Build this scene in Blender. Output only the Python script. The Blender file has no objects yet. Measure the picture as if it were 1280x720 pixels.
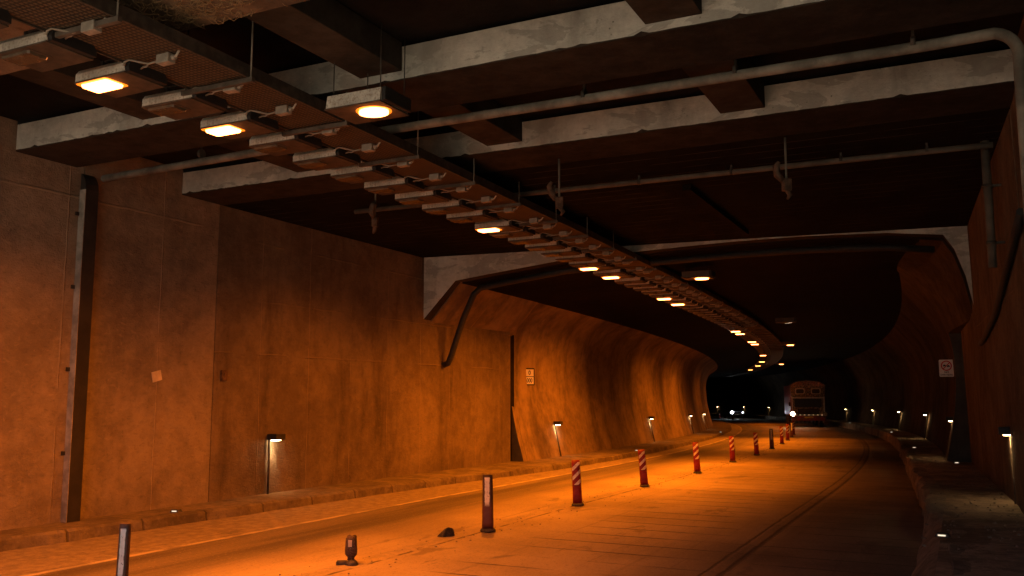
import bpy, bmesh, math, random
from mathutils import Vector, Matrix
random.seed(7)
R = math.radians
scene = bpy.context.scene
COL = scene.collection

# ------------------------------------------------------------------ camera
cam_d = bpy.data.cameras.new("camera")
cam_d.sensor_width = 36.0
cam_d.lens = 36.0 * 1124.0 / 1280.0
cam_d.clip_start = 0.05
cam_d.clip_end = 2000
cam = bpy.data.objects.new("camera", cam_d)
cam.location = (0, 0, 1.75)
cam.rotation_euler = (R(90) + math.atan(137 / 1124.0), 0, R(26.3))
COL.objects.link(cam)
scene.camera = cam

# ------------------------------------------------------------------ daylight behind the camera, outside the portal
world = bpy.data.worlds.new("World")
scene.world = world
world.use_nodes = True
wn = world.node_tree
bg = wn.nodes["Background"]
sky = wn.nodes.new("ShaderNodeTexSky")
sky.sky_type = 'NISHITA'
sky.sun_disc = False
SUN_EL, SUN_AZ = R(50), R(250)
sky.sun_elevation = SUN_EL
sky.sun_rotation = SUN_AZ
wn.links.new(sky.outputs[0], bg.inputs[0])
bg.inputs[1].default_value = 0.045
sun_d = bpy.data.lights.new("sun", 'SUN')
sun_d.energy = 5.0
sun_d.angle = R(0.5)
sun_d.color = (1.0, 0.93, 0.82)
sun = bpy.data.objects.new("sun", sun_d)
sdir = Vector((math.sin(SUN_AZ) * math.cos(SUN_EL), math.cos(SUN_AZ) * math.cos(SUN_EL), math.sin(SUN_EL)))
sun.rotation_euler = sdir.to_track_quat('Z', 'Y').to_euler()
sun.location = (-30, -40, 60)
COL.objects.link(sun)

scene.view_settings.view_transform = 'Standard'
scene.view_settings.look = 'None'
scene.view_settings.exposure = 1.8
scene.view_settings.gamma = 1.0
scene.view_settings.use_curve_mapping = False
scene.render.engine = 'CYCLES'
cy = scene.cycles
cy.use_denoising = True
cy.denoising_input_passes = 'RGB_ALBEDO_NORMAL'
cy.denoising_prefilter = 'ACCURATE'
cy.max_bounces = 6
cy.diffuse_bounces = 4
cy.glossy_bounces = 2
cy.transmission_bounces = 2
cy.sample_clamp_indirect = 6.0
cy.caustics_reflective = False
cy.caustics_refractive = False

SODIUM = (1.0, 0.215, 0.006)
LAMP_L = 7.0            # glow of a lit sodium lamp glass
LAMP_W = 200.0           # watts of a lit sodium lamp
LED = (1.0, 0.66, 0.30)
LED_W = 11.0              # watts of each wall light

# ------------------------------------------------------------------ plan of the road
def lerp_tab(tab, x):
    if x <= tab[0][0]: return tab[0][1]
    for (a, va), (b, vb) in zip(tab, tab[1:]):
        if x <= b: return va + (vb - va) * (x - a) / (b - a)
    return tab[-1][1]

_S0, _DS = -40.0, 0.25
_path = []
def _make_path():
    x, y, t = -5.65, _S0, 0.0
    k = 1 / 206.7
    s = _S0
    while s < 190:
        _path.append((x, y, t))
        kk = 0 if s < 10.72 else (k * (s - 10.72) / 13.32 if s < 24.04 else k)
        t += kk * _DS
        x -= math.sin(t) * _DS
        y += math.cos(t) * _DS
        s += _DS
_make_path()
def grade(s):
    return -0.0068 * max(s - 14, 0)
def frame(s):
    f = (s - _S0) / _DS
    i = max(0, min(int(f), len(_path) - 2)); f -= i
    a, b = _path[i], _path[i + 1]
    return tuple(a[j] + (b[j] - a[j]) * f for j in range(3))
def P(s, d, z=0.0):
    x, y, t = frame(s)
    return Vector((x + d * math.cos(t), y + d * math.sin(t), z + grade(s)))
def yaw(s):
    return frame(s)[2]
def srange(a, b, step):
    n = max(1, int(round((b - a) / step)))
    return [a + (b - a) * i / n for i in range(n + 1)]

# ------------------------------------------------------------------ object helpers
def tag(o, label=None, cat=None, group=None, kind=None):
    if label: o["label"] = label
    if cat: o["category"] = cat
    if group: o["group"] = group
    if kind: o["kind"] = kind
    return o
def thing(name, label, cat, loc=(0, 0, 0), rz=0.0, group=None):
    o = bpy.data.objects.new(name, None)
    o.empty_display_size = 0.2
    o.location = loc
    o.rotation_euler = (0, 0, rz)
    COL.objects.link(o)
    return tag(o, label, cat, group)
def children(o):
    return [c for c in COL.objects if c.parent == o]
def copy_tree(o, parent=None):
    c = o.copy()
    COL.objects.link(c)
    if parent: c.parent = parent
    for ch in children(o):
        copy_tree(ch, c)
    return c

class MB:
    def __init__(s):
        s.bm = bmesh.new()
        s.uv = None
    def _faces(s, vs, faces):
        out = []
        for f in faces:
            try: out.append(s.bm.faces.new([vs[i] for i in f]))
            except ValueError: pass
        return out
    def box(s, x0, x1, y0, y1, z0, z1, M=None, bev=0.0):
        pts = [Vector((x, y, z)) for z in (z0, z1) for y in (y0, y1) for x in (x0, x1)]
        if M: pts = [M @ p for p in pts]
        vs = [s.bm.verts.new(p) for p in pts]
        fs = s._faces(vs, [(0, 2, 3, 1), (4, 5, 7, 6), (0, 1, 5, 4), (2, 6, 7, 3), (0, 4, 6, 2), (1, 3, 7, 5)])
        if bev > 0:
            es = list({e for f in fs for e in f.edges})
            bmesh.ops.bevel(s.bm, geom=es, offset=bev, segments=2, affect='EDGES', profile=0.6)
        return s
    def tube(s, pts, r, n=10, cap=True):
        pts = [Vector(p) for p in pts]
        rad = r if isinstance(r, (list, tuple)) else [r] * len(pts)
        rings = []
        prev = None
        for i, p in enumerate(pts):
            t = (pts[min(i + 1, len(pts) - 1)] - pts[max(i - 1, 0)])
            if t.length < 1e-9: t = Vector((0, 0, 1))
            t.normalize()
            if prev is None:
                a = Vector((0, 0, 1)) if abs(t.z) < 0.9 else Vector((1, 0, 0))
                u = t.cross(a).normalized()
            else:
                u = (prev - t * prev.dot(t)).normalized()
            prev = u
            v = t.cross(u)
            rings.append([s.bm.verts.new(p + (u * math.cos(2 * math.pi * k / n) + v * math.sin(2 * math.pi * k / n)) * rad[i]) for k in range(n)])
        for a, b in zip(rings, rings[1:]):
            for k in range(n):
                f = s.bm.faces.new((a[k], a[(k + 1) % n], b[(k + 1) % n], b[k]))
                f.smooth = True
        if cap:
            s.bm.faces.new(rings[0][::-1]); s.bm.faces.new(rings[-1])
        return s
    def loft(s, rings, cap=True, closed=True, smooth=False):
        vr = [[s.bm.verts.new(p) for p in r] for r in rings]
        n = len(vr[0])
        for a, b in zip(vr, vr[1:]):
            for k in range(n if closed else n - 1):
                f = s.bm.faces.new((a[k], a[(k + 1) % n], b[(k + 1) % n], b[k]))
                f.smooth = smooth
        if cap and closed:
            s.bm.faces.new(vr[0][::-1]); s.bm.faces.new(vr[-1])
        return s
    def prism(s, poly, axis_fn):
        """poly: 2-D outline; axis_fn(a, b, t) -> point, t in (0, 1)"""
        s.loft([[axis_fn(a, b, t) for a, b in poly] for t in (0, 1)])
        return s
    def poly(s, pts):
        s.bm.faces.new([s.bm.verts.new(p) for p in pts]); return s
    def build(s, name, mat, parent=None, smooth=None, recalc=True):
        if recalc: bmesh.ops.recalc_face_normals(s.bm, faces=s.bm.faces)
        me = bpy.data.meshes.new(name)
        s.bm.to_mesh(me); s.bm.free()
        if mat: me.materials.append(mat)
        if smooth is not None:
            for p in me.polygons: p.use_smooth = smooth
        o = bpy.data.objects.new(name, me)
        COL.objects.link(o)
        if parent: o.parent = parent
        return o

def sweep(name, prof_fn, ss, mat, parent=None, closed=True, smooth=False, jitter=None):
    """sweep a (d, z) profile along the road; UV = (s, running profile length or d)"""
    bm = bmesh.new()
    uvl = bm.loops.layers.uv.new("UVMap")
    rings, uvs = [], []
    for s in ss:
        pr = prof_fn(s)
        acc, last, u = 0.0, None, []
        for (d, z) in pr:
            if last: acc += math.hypot(d - last[0], z - last[1])
            last = (d, z); u.append(acc)
        ring = []
        for j, (d, z) in enumerate(pr):
            p = P(s, d, z)
            if jitter: p = p + jitter(s, d, z, j)
            ring.append(bm.verts.new(p))
        rings.append(ring)
        tot = acc + (math.hypot(pr[0][0] - pr[-1][0], pr[0][1] - pr[-1][1]))
        uvs.append((pr, u, tot))
    n = len(rings[0])
    for i in range(len(rings) - 1):
        for k in range(n if closed else n - 1):
            k2 = (k + 1) % n
            f = bm.faces.new((rings[i][k], rings[i][k2], rings[i + 1][k2], rings[i + 1][k]))
            f.smooth = smooth
            vals = [(ss[i], uvs[i][1][k]), (ss[i], uvs[i][1][k2] if k2 else uvs[i][2]), (ss[i + 1], uvs[i + 1][1][k2] if k2 else uvs[i + 1][2]), (ss[i + 1], uvs[i + 1][1][k])]
            for l, v in zip(f.loops, vals): l[uvl].uv = v
    if closed:
        bm.faces.new(rings[0][::-1]); bm.faces.new(rings[-1])
    bmesh.ops.recalc_face_normals(bm, faces=bm.faces)
    me = bpy.data.meshes.new(name)
    bm.to_mesh(me); bm.free()
    me.materials.append(mat)
    o = bpy.data.objects.new(name, me)
    COL.objects.link(o)
    if parent: o.parent = parent
    return o

# ------------------------------------------------------------------ materials
class NT:
    def __init__(s, name):
        s.m = bpy.data.materials.new(name)
        s.m.use_nodes = True
        s.t = s.m.node_tree
        s.b = s.t.nodes["Principled BSDF"]
    def n(s, typ, **kw):
        nd = s.t.nodes.new(typ)
        for k, v in kw.items(): setattr(nd, k, v)
        return nd
    def l(s, a, b): s.t.links.new(a, b)
    def val(s, sock, v):
        if hasattr(v, "is_output") or isinstance(v, bpy.types.NodeSocket): s.l(v, sock)
        else: sock.default_value = v
    def math(s, op, a, b=0.0, c=0.0, clamp=False):
        nd = s.n("ShaderNodeMath", operation=op, use_clamp=clamp)
        for i, v in enumerate((a, b, c)): s.val(nd.inputs[i], v)
        return nd.outputs[0]
    def mix(s, f, a, b, typ='MIX'):
        nd = s.n("ShaderNodeMix", data_type='RGBA', blend_type=typ)
        s.val(nd.inputs[0], f)
        for i, v in ((6, a), (7, b)):
            if isinstance(v, (tuple, list)): v = tuple(v) + (1,) if len(v) == 3 else v
            s.val(nd.inputs[i], v)
        return nd.outputs[2]
    def vec(s, src='Object', scale=(1, 1, 1)):
        tc = s.n("ShaderNodeTexCoord")
        mp = s.n("ShaderNodeMapping")
        mp.inputs['Scale'].default_value = scale
        s.l(tc.outputs[src], mp.inputs[0])
        return mp.outputs[0]
    def noise(s, v, scale, detail=4, rough=0.55, dist=0.0):
        nd = s.n("ShaderNodeTexNoise")
        nd.inputs['Scale'].default_value = scale
        nd.inputs['Detail'].default_value = detail
        nd.inputs['Roughness'].default_value = rough
        nd.inputs['Distortion'].default_value = dist
        s.l(v, nd.inputs['Vector'])
        return nd.outputs[0]
    def ramp(s, f, a, b):
        """smooth 0..1 between a and b"""
        nd = s.n("ShaderNodeMapRange", interpolation_type='SMOOTHSTEP')
        s.val(nd.inputs[0], f)
        nd.inputs[1].default_value = a; nd.inputs[2].default_value = b
        return nd.outputs[0]
    def sep(s, v):
        nd = s.n("ShaderNodeSeparateXYZ"); s.l(v, nd.inputs[0]); return nd.outputs
    def line(s, coord, pos, w):
        """1 on a line of half width w at coord = pos"""
        a = s.math('ABSOLUTE', s.math('SUBTRACT', coord, pos))
        return s.math('SUBTRACT', 1.0, s.ramp(a, w * 0.5, w * 1.3))
    def every(s, coord, step, w):
        m = s.math('PINGPONG', coord, step / 2.0)
        return s.math('SUBTRACT', 1.0, s.ramp(m, w * 0.5, w * 1.3))
    def bump(s, h, strength=0.3, dist=0.02):
        nd = s.n("ShaderNodeBump")
        nd.inputs['Strength'].default_value = strength
        nd.inputs['Distance'].default_value = dist
        s.l(h, nd.inputs['Height'])
        s.l(nd.outputs[0], s.b.inputs['Normal'])
    def base(s, c, rough=0.85, spec=0.3, metal=0.0):
        if isinstance(c, (tuple, list)): c = tuple(c) + (1,) if len(c) == 3 else c
        s.val(s.b.inputs['Base Color'], c)
        s.val(s.b.inputs['Roughness'], rough)
        s.b.inputs['Specular IOR Level'].default_value = spec
        s.b.inputs['Metallic'].default_value = metal
        return s.m

def concrete(name, light, dark, src='Object', joint=None, streak=0.5, sfreq=3.2, sthr=0.5,  seams=(), boards=None, cuts=None, sc=1.0, rough_cast=0.0, stains=0.0, spec=0.2, bump=0.35, pits=0.0, axis='xyz'):
    """cast concrete: cloudy tone, vertical water streaks, form joints"""
    t = NT(name)
    v = t.vec(src)
    xyz = t.sep(v)
    a, h = (xyz[0], xyz[1]) if src == 'UV' else (xyz[1], xyz[2])
    big = t.noise(v, 0.55 * sc, 6, 0.6, 0.3)
    mid = t.noise(v, 3.5 * sc, 6, 0.65)
    fine = t.noise(v, 45 * sc, 3, 0.6)
    sv = t.vec(src, (sfreq, 0.16, 1) if src == 'UV' else (sfreq, sfreq, 0.22))
    stk = t.noise(sv, 1.6, 5, 0.65)
    f = t.ramp(t.math('ADD', t.math('MULTIPLY', big, 0.6), t.math('MULTIPLY', mid, 0.4)), 0.36, 0.66)
    c = t.mix(f, dark, light)
    if streak > 0:
        c = t.mix(t.math('MULTIPLY', t.ramp(stk, sthr, sthr + 0.22), streak), c, tuple(x * 0.30 for x in dark))
        c = t.mix(t.math('MULTIPLY', t.ramp(stk, 0.42, 0.28), streak * 0.35), c, tuple(min(1, x * 1.3) for x in light))
    if rough_cast > 0:       # trowelled, pitted render
        rc = t.noise(t.vec(src, (1, 1, 1.9)), 9, 7, 0.72, 0.6)
        rc2 = t.noise(v, 26, 5, 0.7)
        c = t.mix(t.math('MULTIPLY', t.ramp(rc, 0.52, 0.70), rough_cast), c, tuple(x * 0.55 for x in dark))
        c = t.mix(t.math('MULTIPLY', t.ramp(rc, 0.46, 0.32), rough_cast * 0.6), c, tuple(min(1, x * 1.35) for x in light))
        c = t.mix(t.math('MULTIPLY', t.ramp(rc2, 0.54, 0.68), rough_cast * 0.5), c, tuple(x * 0.6 for x in dark))
        mid = t.math('ADD', mid, t.math('ADD', t.math('MULTIPLY', rc, -1.0), t.math('MULTIPLY', rc2, -0.4)))
    height = t.math('ADD', t.math('MULTIPLY', mid, 0.7), t.math('MULTIPLY', fine, 0.25))
    wob = t.math('MULTIPLY', t.math('SUBTRACT', t.noise(v, 1.7, 3), 0.5), 0.06)
    if joint:
        m = t.every(t.math('ADD', a, wob), joint, 0.012)
        brk = t.ramp(t.noise(v, 0.9, 2), 0.4, 0.6)
        m = t.math('MULTIPLY', m, brk)
        c = t.mix(t.math('MULTIPLY', m, 0.42), c, tuple(min(1, x * 1.5) for x in light))
        height = t.math('ADD', height, t.math('MULTIPLY', m, 0.8))
    for z in seams:
        m = t.line(t.math('ADD', h, wob), z, 0.016)
        m = t.math('MULTIPLY', m, t.ramp(t.noise(v, 0.8, 3), 0.42, 0.62))
        c = t.mix(t.math('MULTIPLY', m, 0.4), c, tuple(min(1, x * 1.45) for x in light))
        height = t.math('ADD', height, m)
    if boards:
        m = t.every(t.math('ADD', a, t.math('MULTIPLY', wob, 0.2)), boards, 0.012)
        m = t.math('MULTIPLY', m, t.ramp(t.noise(v, 1.3, 4), 0.45, 0.6))
        c = t.mix(t.math('MULTIPLY', m, 0.7), c, tuple(min(1, x * 5.0) for x in light))
        height = t.math('ADD', height, t.math('MULTIPLY', m, 0.8))
    if cuts:
        m = t.every(t.math('ADD', a, t.math('MULTIPLY', wob, 0.35)), cuts, 0.016)
        c = t.mix(t.math('MULTIPLY', m, 0.55), c, tuple(x * 0.3 for x in dark))
        height = t.math('SUBTRACT', height, m)
    if stains > 0:       # hard edged damp patches and pale scuffs
        st = t.ramp(t.noise(t.vec(src, (0.7, 0.7, 1.6)), 1.5, 8, 0.62, 0.4), 0.535, 0.555)
        c = t.mix(t.math('MULTIPLY', st, stains), c, tuple(x * 0.62 for x in dark))
        sf = t.ramp(t.noise(v, 5.5, 6, 0.7, 1.2), 0.66, 0.70)
        c = t.mix(t.math('MULTIPLY', sf, stains), c, tuple(min(1, x * 1.25) for x in light))
    if pits > 0:
        vo = t.n("ShaderNodeTexVoronoi"); vo.inputs['Scale'].default_value = 14; t.l(v, vo.inputs['Vector'])
        p = t.math('SUBTRACT', 1.0, t.ramp(vo.outputs['Distance'], 0.06, 0.16))
        p = t.math('MULTIPLY', p, t.ramp(t.noise(v, 2.2, 2), 0.5, 0.65))
        c = t.mix(t.math('MULTIPLY', p, pits), c, tuple(x * 0.3 for x in dark))
        height = t.math('SUBTRACT', height, t.math('MULTIPLY', p, 0.8))
    t.bump(height, bump, 0.04)
    return t.base(c, 0.92, spec)

def plain(name, c, rough=0.6, metal=0.0, var=0.25, sc=6.0, bump=0.1, spec=0.4, dirt=None):
    t = NT(name)
    v = t.vec('Object')
    n1 = t.noise(v, sc, 5, 0.6)
    n2 = t.noise(v, sc * 5, 3, 0.6)
    col = t.mix(t.ramp(n1, 0.35, 0.68), tuple(x * (1 - var) for x in c), tuple(min(1, x * (1 + var * 0.6)) for x in c))
    if dirt:
        col = t.mix(t.math('MULTIPLY', t.ramp(n2, 0.48, 0.66), 0.75), col, dirt)
    t.bump(t.math('ADD', n1, t.math('MULTIPLY', n2, 0.4)), bump, 0.01)
    return t.base(col, rough, spec, metal)

def emit(name, c, strength):
    t = NT(name)
    t.base((0.02, 0.02, 0.02), 0.4)
    t.b.inputs['Emission Color'].default_value = tuple(c) + (1,)
    t.b.inputs['Emission Strength'].default_value = strength
    return t.m

M = {}
M['wall'] = concrete('wall_concrete', (0.31, 0.245, 0.18), (0.17, 0.13, 0.095), streak=0.22, sfreq=1.1, rough_cast=0.42, stains=0.12, joint=1.62, seams=(4.45,), bump=0.8)
M['wall_dark'] = concrete('wall_concrete_sooty', (0.20, 0.15, 0.105), (0.105, 0.078, 0.056), streak=0.55, sfreq=1.0, rough_cast=0.34, stains=0.1, joint=1.27, seams=(2.48, 4.38, 3.38), bump=0.8)
M['lining'] = concrete('lining_concrete', (0.29, 0.21, 0.14), (0.13, 0.095, 0.066), src='UV', streak=0.62, sfreq=0.5, sthr=0.46, rough_cast=0.22, joint=2.75, cuts=5.5, bump=0.45)
M['wall_right'] = concrete('shaded_wall_concrete', (0.17, 0.125, 0.085), (0.085, 0.062, 0.043), streak=0.22, sfreq=0.7, rough_cast=0.4, joint=2.4, seams=(3.0,), bump=0.6, spec=0.03)  # darker copy of the wall concrete, the right side's dimness painted in
M['lining_right'] = concrete('shaded_lining_concrete', (0.095, 0.07, 0.048), (0.04, 0.03, 0.021), src='UV', streak=0.35, sfreq=0.7, rough_cast=0.3, cuts=5.5, bump=0.45, spec=0.03)  # lining concrete darkened to paint in weak lamplight on the right
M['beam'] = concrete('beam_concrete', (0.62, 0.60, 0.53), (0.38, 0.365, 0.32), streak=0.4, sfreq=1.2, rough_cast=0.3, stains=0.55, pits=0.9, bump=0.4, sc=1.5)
M['soffit'] = concrete('shaded_sooty_soffit', (0.054, 0.047, 0.039), (0.023, 0.020, 0.017), streak=0.0, rough_cast=0.3, pits=0.3, bump=0.3, spec=0.03)  # undersides: soot plus shade painted into the colour
M['lit_brown_soffit'] = concrete('lit_brown_soffit', (0.24, 0.17, 0.11), (0.10, 0.07, 0.047), streak=0.0, rough_cast=0.5, pits=0.3, bump=0.5)  # lighter soffit copy with warm light painted into the colour
M['dark_cross_beam'] = concrete('dark_beam_concrete', (0.078, 0.068, 0.056), (0.033, 0.028, 0.023), streak=0.2, pits=0.3, bump=0.3, spec=0.03)  # cross beams darker than the main roof beams
M['ceiling'] = concrete('board_marked_ceiling', (0.0155, 0.0145, 0.013), (0.006, 0.0055, 0.005), streak=0.0, boards=0.31, bump=0.5, spec=0.03)  # near-black tone puts the ceiling's darkness into its colour
M['vault'] = concrete('shade_black_vault', (0.012, 0.0095, 0.0075), (0.005, 0.004, 0.0034), src='UV', streak=0.0, boards=1.25, bump=0.4, spec=0.03)  # unlit vault: its shade is painted in as near black
M['slab'] = concrete('dark_slab', (0.022, 0.019, 0.017), (0.010, 0.009, 0.008), streak=0.0, bump=0.3, spec=0.03)  # near black, the unlit deck's shade put into its colour
M['end_face'] = concrete('dark_joint_face', (0.075, 0.067, 0.056), (0.035, 0.031, 0.027), streak=0.2)  # darker grey for the end faces of the lining
M['kerb'] = concrete('kerb_concrete', (0.20, 0.16, 0.12), (0.085, 0.067, 0.05), src='UV', streak=0.0, cuts=1.1, rough_cast=0.4, sc=2.0, bump=0.8)
M['kerb_right'] = concrete('broken_kerb_concrete', (0.32, 0.25, 0.175), (0.13, 0.10, 0.07), src='UV', streak=0.0, rough_cast=0.5, sc=2.0, bump=0.8)
M['walk'] = concrete('pavement_concrete', (0.21, 0.17, 0.125), (0.10, 0.078, 0.058), src='Object', streak=0.0, sc=2.4, bump=0.6, cuts=2.2, rough_cast=0.35, stains=0.4)
M['walk_dark'] = concrete('dirty_pavement', (0.40, 0.295, 0.195), (0.16, 0.118, 0.078), src='Object', streak=0.0, sc=2.2, bump=0.7, cuts=2.6, rough_cast=0.45, stains=0.5)
M['galv'] = plain('dusty_grey_pipe', (0.20, 0.18, 0.145), 0.85, 0.0, 0.5, 2.5, 0.08)
M['duct_pipe'] = plain('unlit_brown_pipe', (0.10, 0.082, 0.063), 0.8, 0.0, 0.3, 4, 0.1)  # darker than the grey pipe, lack of light put into the colour
M['duct'] = plain('dark_duct_paint', (0.022, 0.018, 0.014), 0.8, 0.0, 0.4, 3, 0.1)
M['duct_daylit'] = plain('daylit_duct_face', (0.29, 0.265, 0.23), 0.8, 0.0, 0.4, 4, 0.15)  # pale tone paints daylight on one side of the dark duct
M['lamp_grey'] = plain('dusty_lamp_paint', (0.56, 0.52, 0.45), 0.7, 0.0, 0.25, 8, 0.1, dirt=(0.28, 0.22, 0.16))
M['lamp_under'] = plain('dusty_lamp_underside', (0.075, 0.052, 0.034), 0.85, 0.0, 0.3, 8, 0.1)
M['black'] = plain('black_plastic', (0.018, 0.0165, 0.0155), 0.7, 0.0, 0.3, 12, 0.1)
M['dark_steel'] = plain('dark_steel', (0.06, 0.05, 0.04), 0.7, 0.2, 0.4, 10, 0.15)
M['box'] = plain('junction_box_paint', (0.33, 0.29, 0.235), 0.7, 0.0, 0.3, 10, 0.05)
M['strut'] = plain('dusty_strut', (0.09, 0.072, 0.055), 0.8, 0.0, 0.4, 6, 0.1)
M['cable'] = plain('grey_cable', (0.28, 0.24, 0.19), 0.6, 0.0, 0.2, 10, 0.02)
M['rust'] = plain('rusty_metal', (0.11, 0.065, 0.042), 0.9, 0.1, 0.5, 14, 0.4)
M['rubber'] = plain('black_rubber', (0.045, 0.043, 0.042), 0.75, 0.0, 0.4, 9, 0.3, dirt=(0.12, 0.09, 0.06))
M['glass_on'] = emit('sodium_glass', (1.0, 0.25, 0.055), LAMP_L)
M['bloom_fringe'] = emit('painted_bloom_fringe', (1.0, 0.19, 0.008), 0.55)  # emissive orange ring painting a bloom fringe round the lamp glass
M['led'] = emit('led_lens', LED, 25.0)
M['stud_glow'] = emit('painted_stud_shine', (1.0, 0.80, 0.55), 0.4)  # emission put in for the shine of reflective stud faces
M['glass_off'] = plain('dusty_unlit_glass', (0.10, 0.075, 0.05), 0.25, 0.0, 0.3, 9, 0.05, 0.5)

def tray_mat():
    t = NT('perforated_tray_steel')
    v = t.vec('UV')
    x = t.sep(v)
    g = t.math('MAXIMUM', t.every(x[0], 0.045, 0.009), t.every(x[1], 0.045, 0.009))
    n1 = t.noise(v, 5, 4)
    c = t.mix(g, (0.10, 0.07, 0.043), t.mix(t.ramp(n1, 0.35, 0.65), (0.022, 0.016, 0.011), (0.045, 0.033, 0.021)))
    t.bump(g, 0.7, 0.01)
    return t.base(c, 0.8, 0.3)
M['tray'] = tray_mat()

def road_mat():
    t = NT('dusty_road')
    v = t.vec('UV')
    x = t.sep(v)
    s, d = x[0], x[1]
    wob = t.math('MULTIPLY', t.math('SUBTRACT', t.noise(v, 0.7, 4), 0.5), 0.22)
    wob2 = t.math('MULTIPLY', t.math('SUBTRACT', t.noise(v, 3.5, 4), 0.5), 0.06)
    dd = t.math('ADD', d, wob)
    ds = t.math('ADD', d, wob2)
    big = t.noise(v, 0.45, 6, 0.6)
    lane = t.noise(t.vec('UV', (0.10, 1.6, 1)), 1.3, 5, 0.6)      # wheel tracks run along the road
    fine = t.noise(v, 60, 3, 0.6)
    mid = t.noise(v, 7, 5, 0.6)
    asph = t.mix(t.ramp(lane, 0.38, 0.62), (0.075, 0.06, 0.045), (0.16, 0.127, 0.094))
    dust = t.mix(t.ramp(big, 0.35, 0.65), (0.30, 0.235, 0.165), (0.45, 0.355, 0.25))
    gut = t.mix(t.ramp(mid, 0.35, 0.65), (0.17, 0.135, 0.10), (0.27, 0.215, 0.155))
    dark = t.mix(t.ramp(big, 0.35, 0.65), (0.095, 0.078, 0.062), (0.18, 0.145, 0.11))
    # left lane asphalt -> dusty centre -> right lane concrete -> dark strip by the kerb
    c = t.mix(t.ramp(dd, -2.0, -0.4), asph, dust)
    c = t.mix(t.ramp(dd, 2.2, 3.7), c, dark)
    c = t.mix(t.ramp(ds, -2.66, -2.78), c, gut)
    # worn pale edge line, mortar line under the posts, groove in the right lane
    eln = t.math('MULTIPLY', t.line(ds, -2.72, 0.05), t.ramp(t.noise(v, 1.3, 3), 0.3, 0.55))
    c = t.mix(t.math('MULTIPLY', eln, 0.75), c, (0.52, 0.44, 0.33))
    mort = t.math('MULTIPLY', t.line(t.math('ADD', d, t.math('MULTIPLY', wob, 0.5)), -0.22, 0.10), t.ramp(mid, 0.35, 0.6))
    c = t.mix(t.math('MULTIPLY', mort, 0.55), c, (0.26, 0.215, 0.17))
    crk = t.math('MULTIPLY', t.line(t.math('ADD', d, wob2), -0.05, 0.02), t.ramp(t.noise(v, 2.1, 3), 0.42, 0.55))
    c = t.mix(t.math('MULTIPLY', crk, 0.8), c, (0.05, 0.04, 0.03))
    grv = t.math('MAXIMUM', t.line(ds, 3.42, 0.035), t.line(ds, 3.25, 0.02))
    c = t.mix(t.math('MULTIPLY', grv, 0.7), c, (0.05, 0.042, 0.035))
    # transverse scoring of the right lane
    sc = t.math('MULTIPLY', t.every(t.math('ADD', s, t.math('MULTIPLY', wob2, 0.7)), 0.62, 0.026), t.math('MULTIPLY', t.ramp(d, 0.5, 1.2), t.ramp(t.noise(v, 0.8, 3), 0.36, 0.56)))
    c = t.mix(t.math('MULTIPLY', sc, 0.85), c, (0.06, 0.047, 0.034))
    agg = t.noise(v, 24, 8, 0.75)
    c = t.mix(t.math('MULTIPLY', t.ramp(agg, 0.52, 0.66), 0.5), c, (0.075, 0.06, 0.044))
    c = t.mix(t.math('MULTIPLY', t.ramp(agg, 0.46, 0.34), 0.3), c, (0.46, 0.37, 0.27))
    trk = t.noise(t.vec('UV', (0.05, 3.4, 1)), 1.7, 6, 0.7)
    c = t.mix(t.math('MULTIPLY', t.ramp(trk, 0.54, 0.70), 0.42), c, (0.085, 0.067, 0.05))
    oil = t.ramp(t.noise(t.vec('UV', (0.55, 1.3, 1)), 1.1, 7, 0.66, 0.5), 0.60, 0.66)
    c = t.mix(t.math('MULTIPLY', oil, 0.45), c, (0.07, 0.055, 0.042))
    pt = t.ramp(t.noise(v, 2.6, 6, 0.7), 0.6, 0.72)
    c = t.mix(t.math('MULTIPLY', pt, 0.35), c, (0.10, 0.08, 0.06))
    c = t.mix(t.math('MULTIPLY', t.ramp(fine, 0.5, 0.75), 0.25), c, (0.05, 0.04, 0.03))
    h = t.math('ADD', t.math('MULTIPLY', mid, 0.5), t.math('MULTIPLY', agg, 0.9))
    h = t.math('SUBTRACT', h, t.math('MULTIPLY', t.math('MAXIMUM', t.math('MAXIMUM', grv, sc), crk), 0.9))
    t.bump(h, 0.5, 0.03)
    rough = t.math('ADD', 0.62, t.math('MULTIPLY', lane, 0.3))
    return t.base(c, rough, 0.3)
M['road'] = road_mat()

# ================================================================== SETTING
# ground sheet outside (kept below the road and far behind the tunnel too)
def ground_mat():
    t = NT('pale_ground')
    v = t.vec('Object')
    c = t.mix(t.ramp(t.noise(v, 0.2, 6), 0.35, 0.65), (0.50, 0.46, 0.38), (0.62, 0.58, 0.49))  # unseen ground kept pale to bounce daylight onto the beams
    t.bump(t.noise(v, 4, 5), 0.4, 0.05)
    return t.base(c, 0.95, 0.2)
m = MB(); m.poly([(-900, -900, -2.2), (900, -900, -2.2), (900, 900, -2.2), (-900, 900, -2.2)])
tag(m.build('ground', ground_mat()), kind='structure')
m = MB(); m.box(-70, 60, -160, -8.0, -2.4, -0.03)
tag(m.build('forecourt', ground_mat()), kind='structure')

S_END = 165.0
ROADS = srange(-9, 30, 0.5) + srange(30.75, S_END, 0.75)
kerbL = [(4, -4.3), (7.3, -4.25), (12.2, -3.98), (16.2, -3.8), (21, -3.4), (28, -3.32), (37, -3.36), (60, -3.36)]
kerbR = [(14.5, 5.15), (20, 4.75), (25, 4.52), (31, 4.38), (48, 4.38)]
wallR = [(8, 6.52), (21, 5.98)]
def kl(s): return lerp_tab(kerbL, s)
def kr(s): return lerp_tab(kerbR, s)
def wr(s): return 6.52 - 0.0415 * (s - 8)

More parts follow.
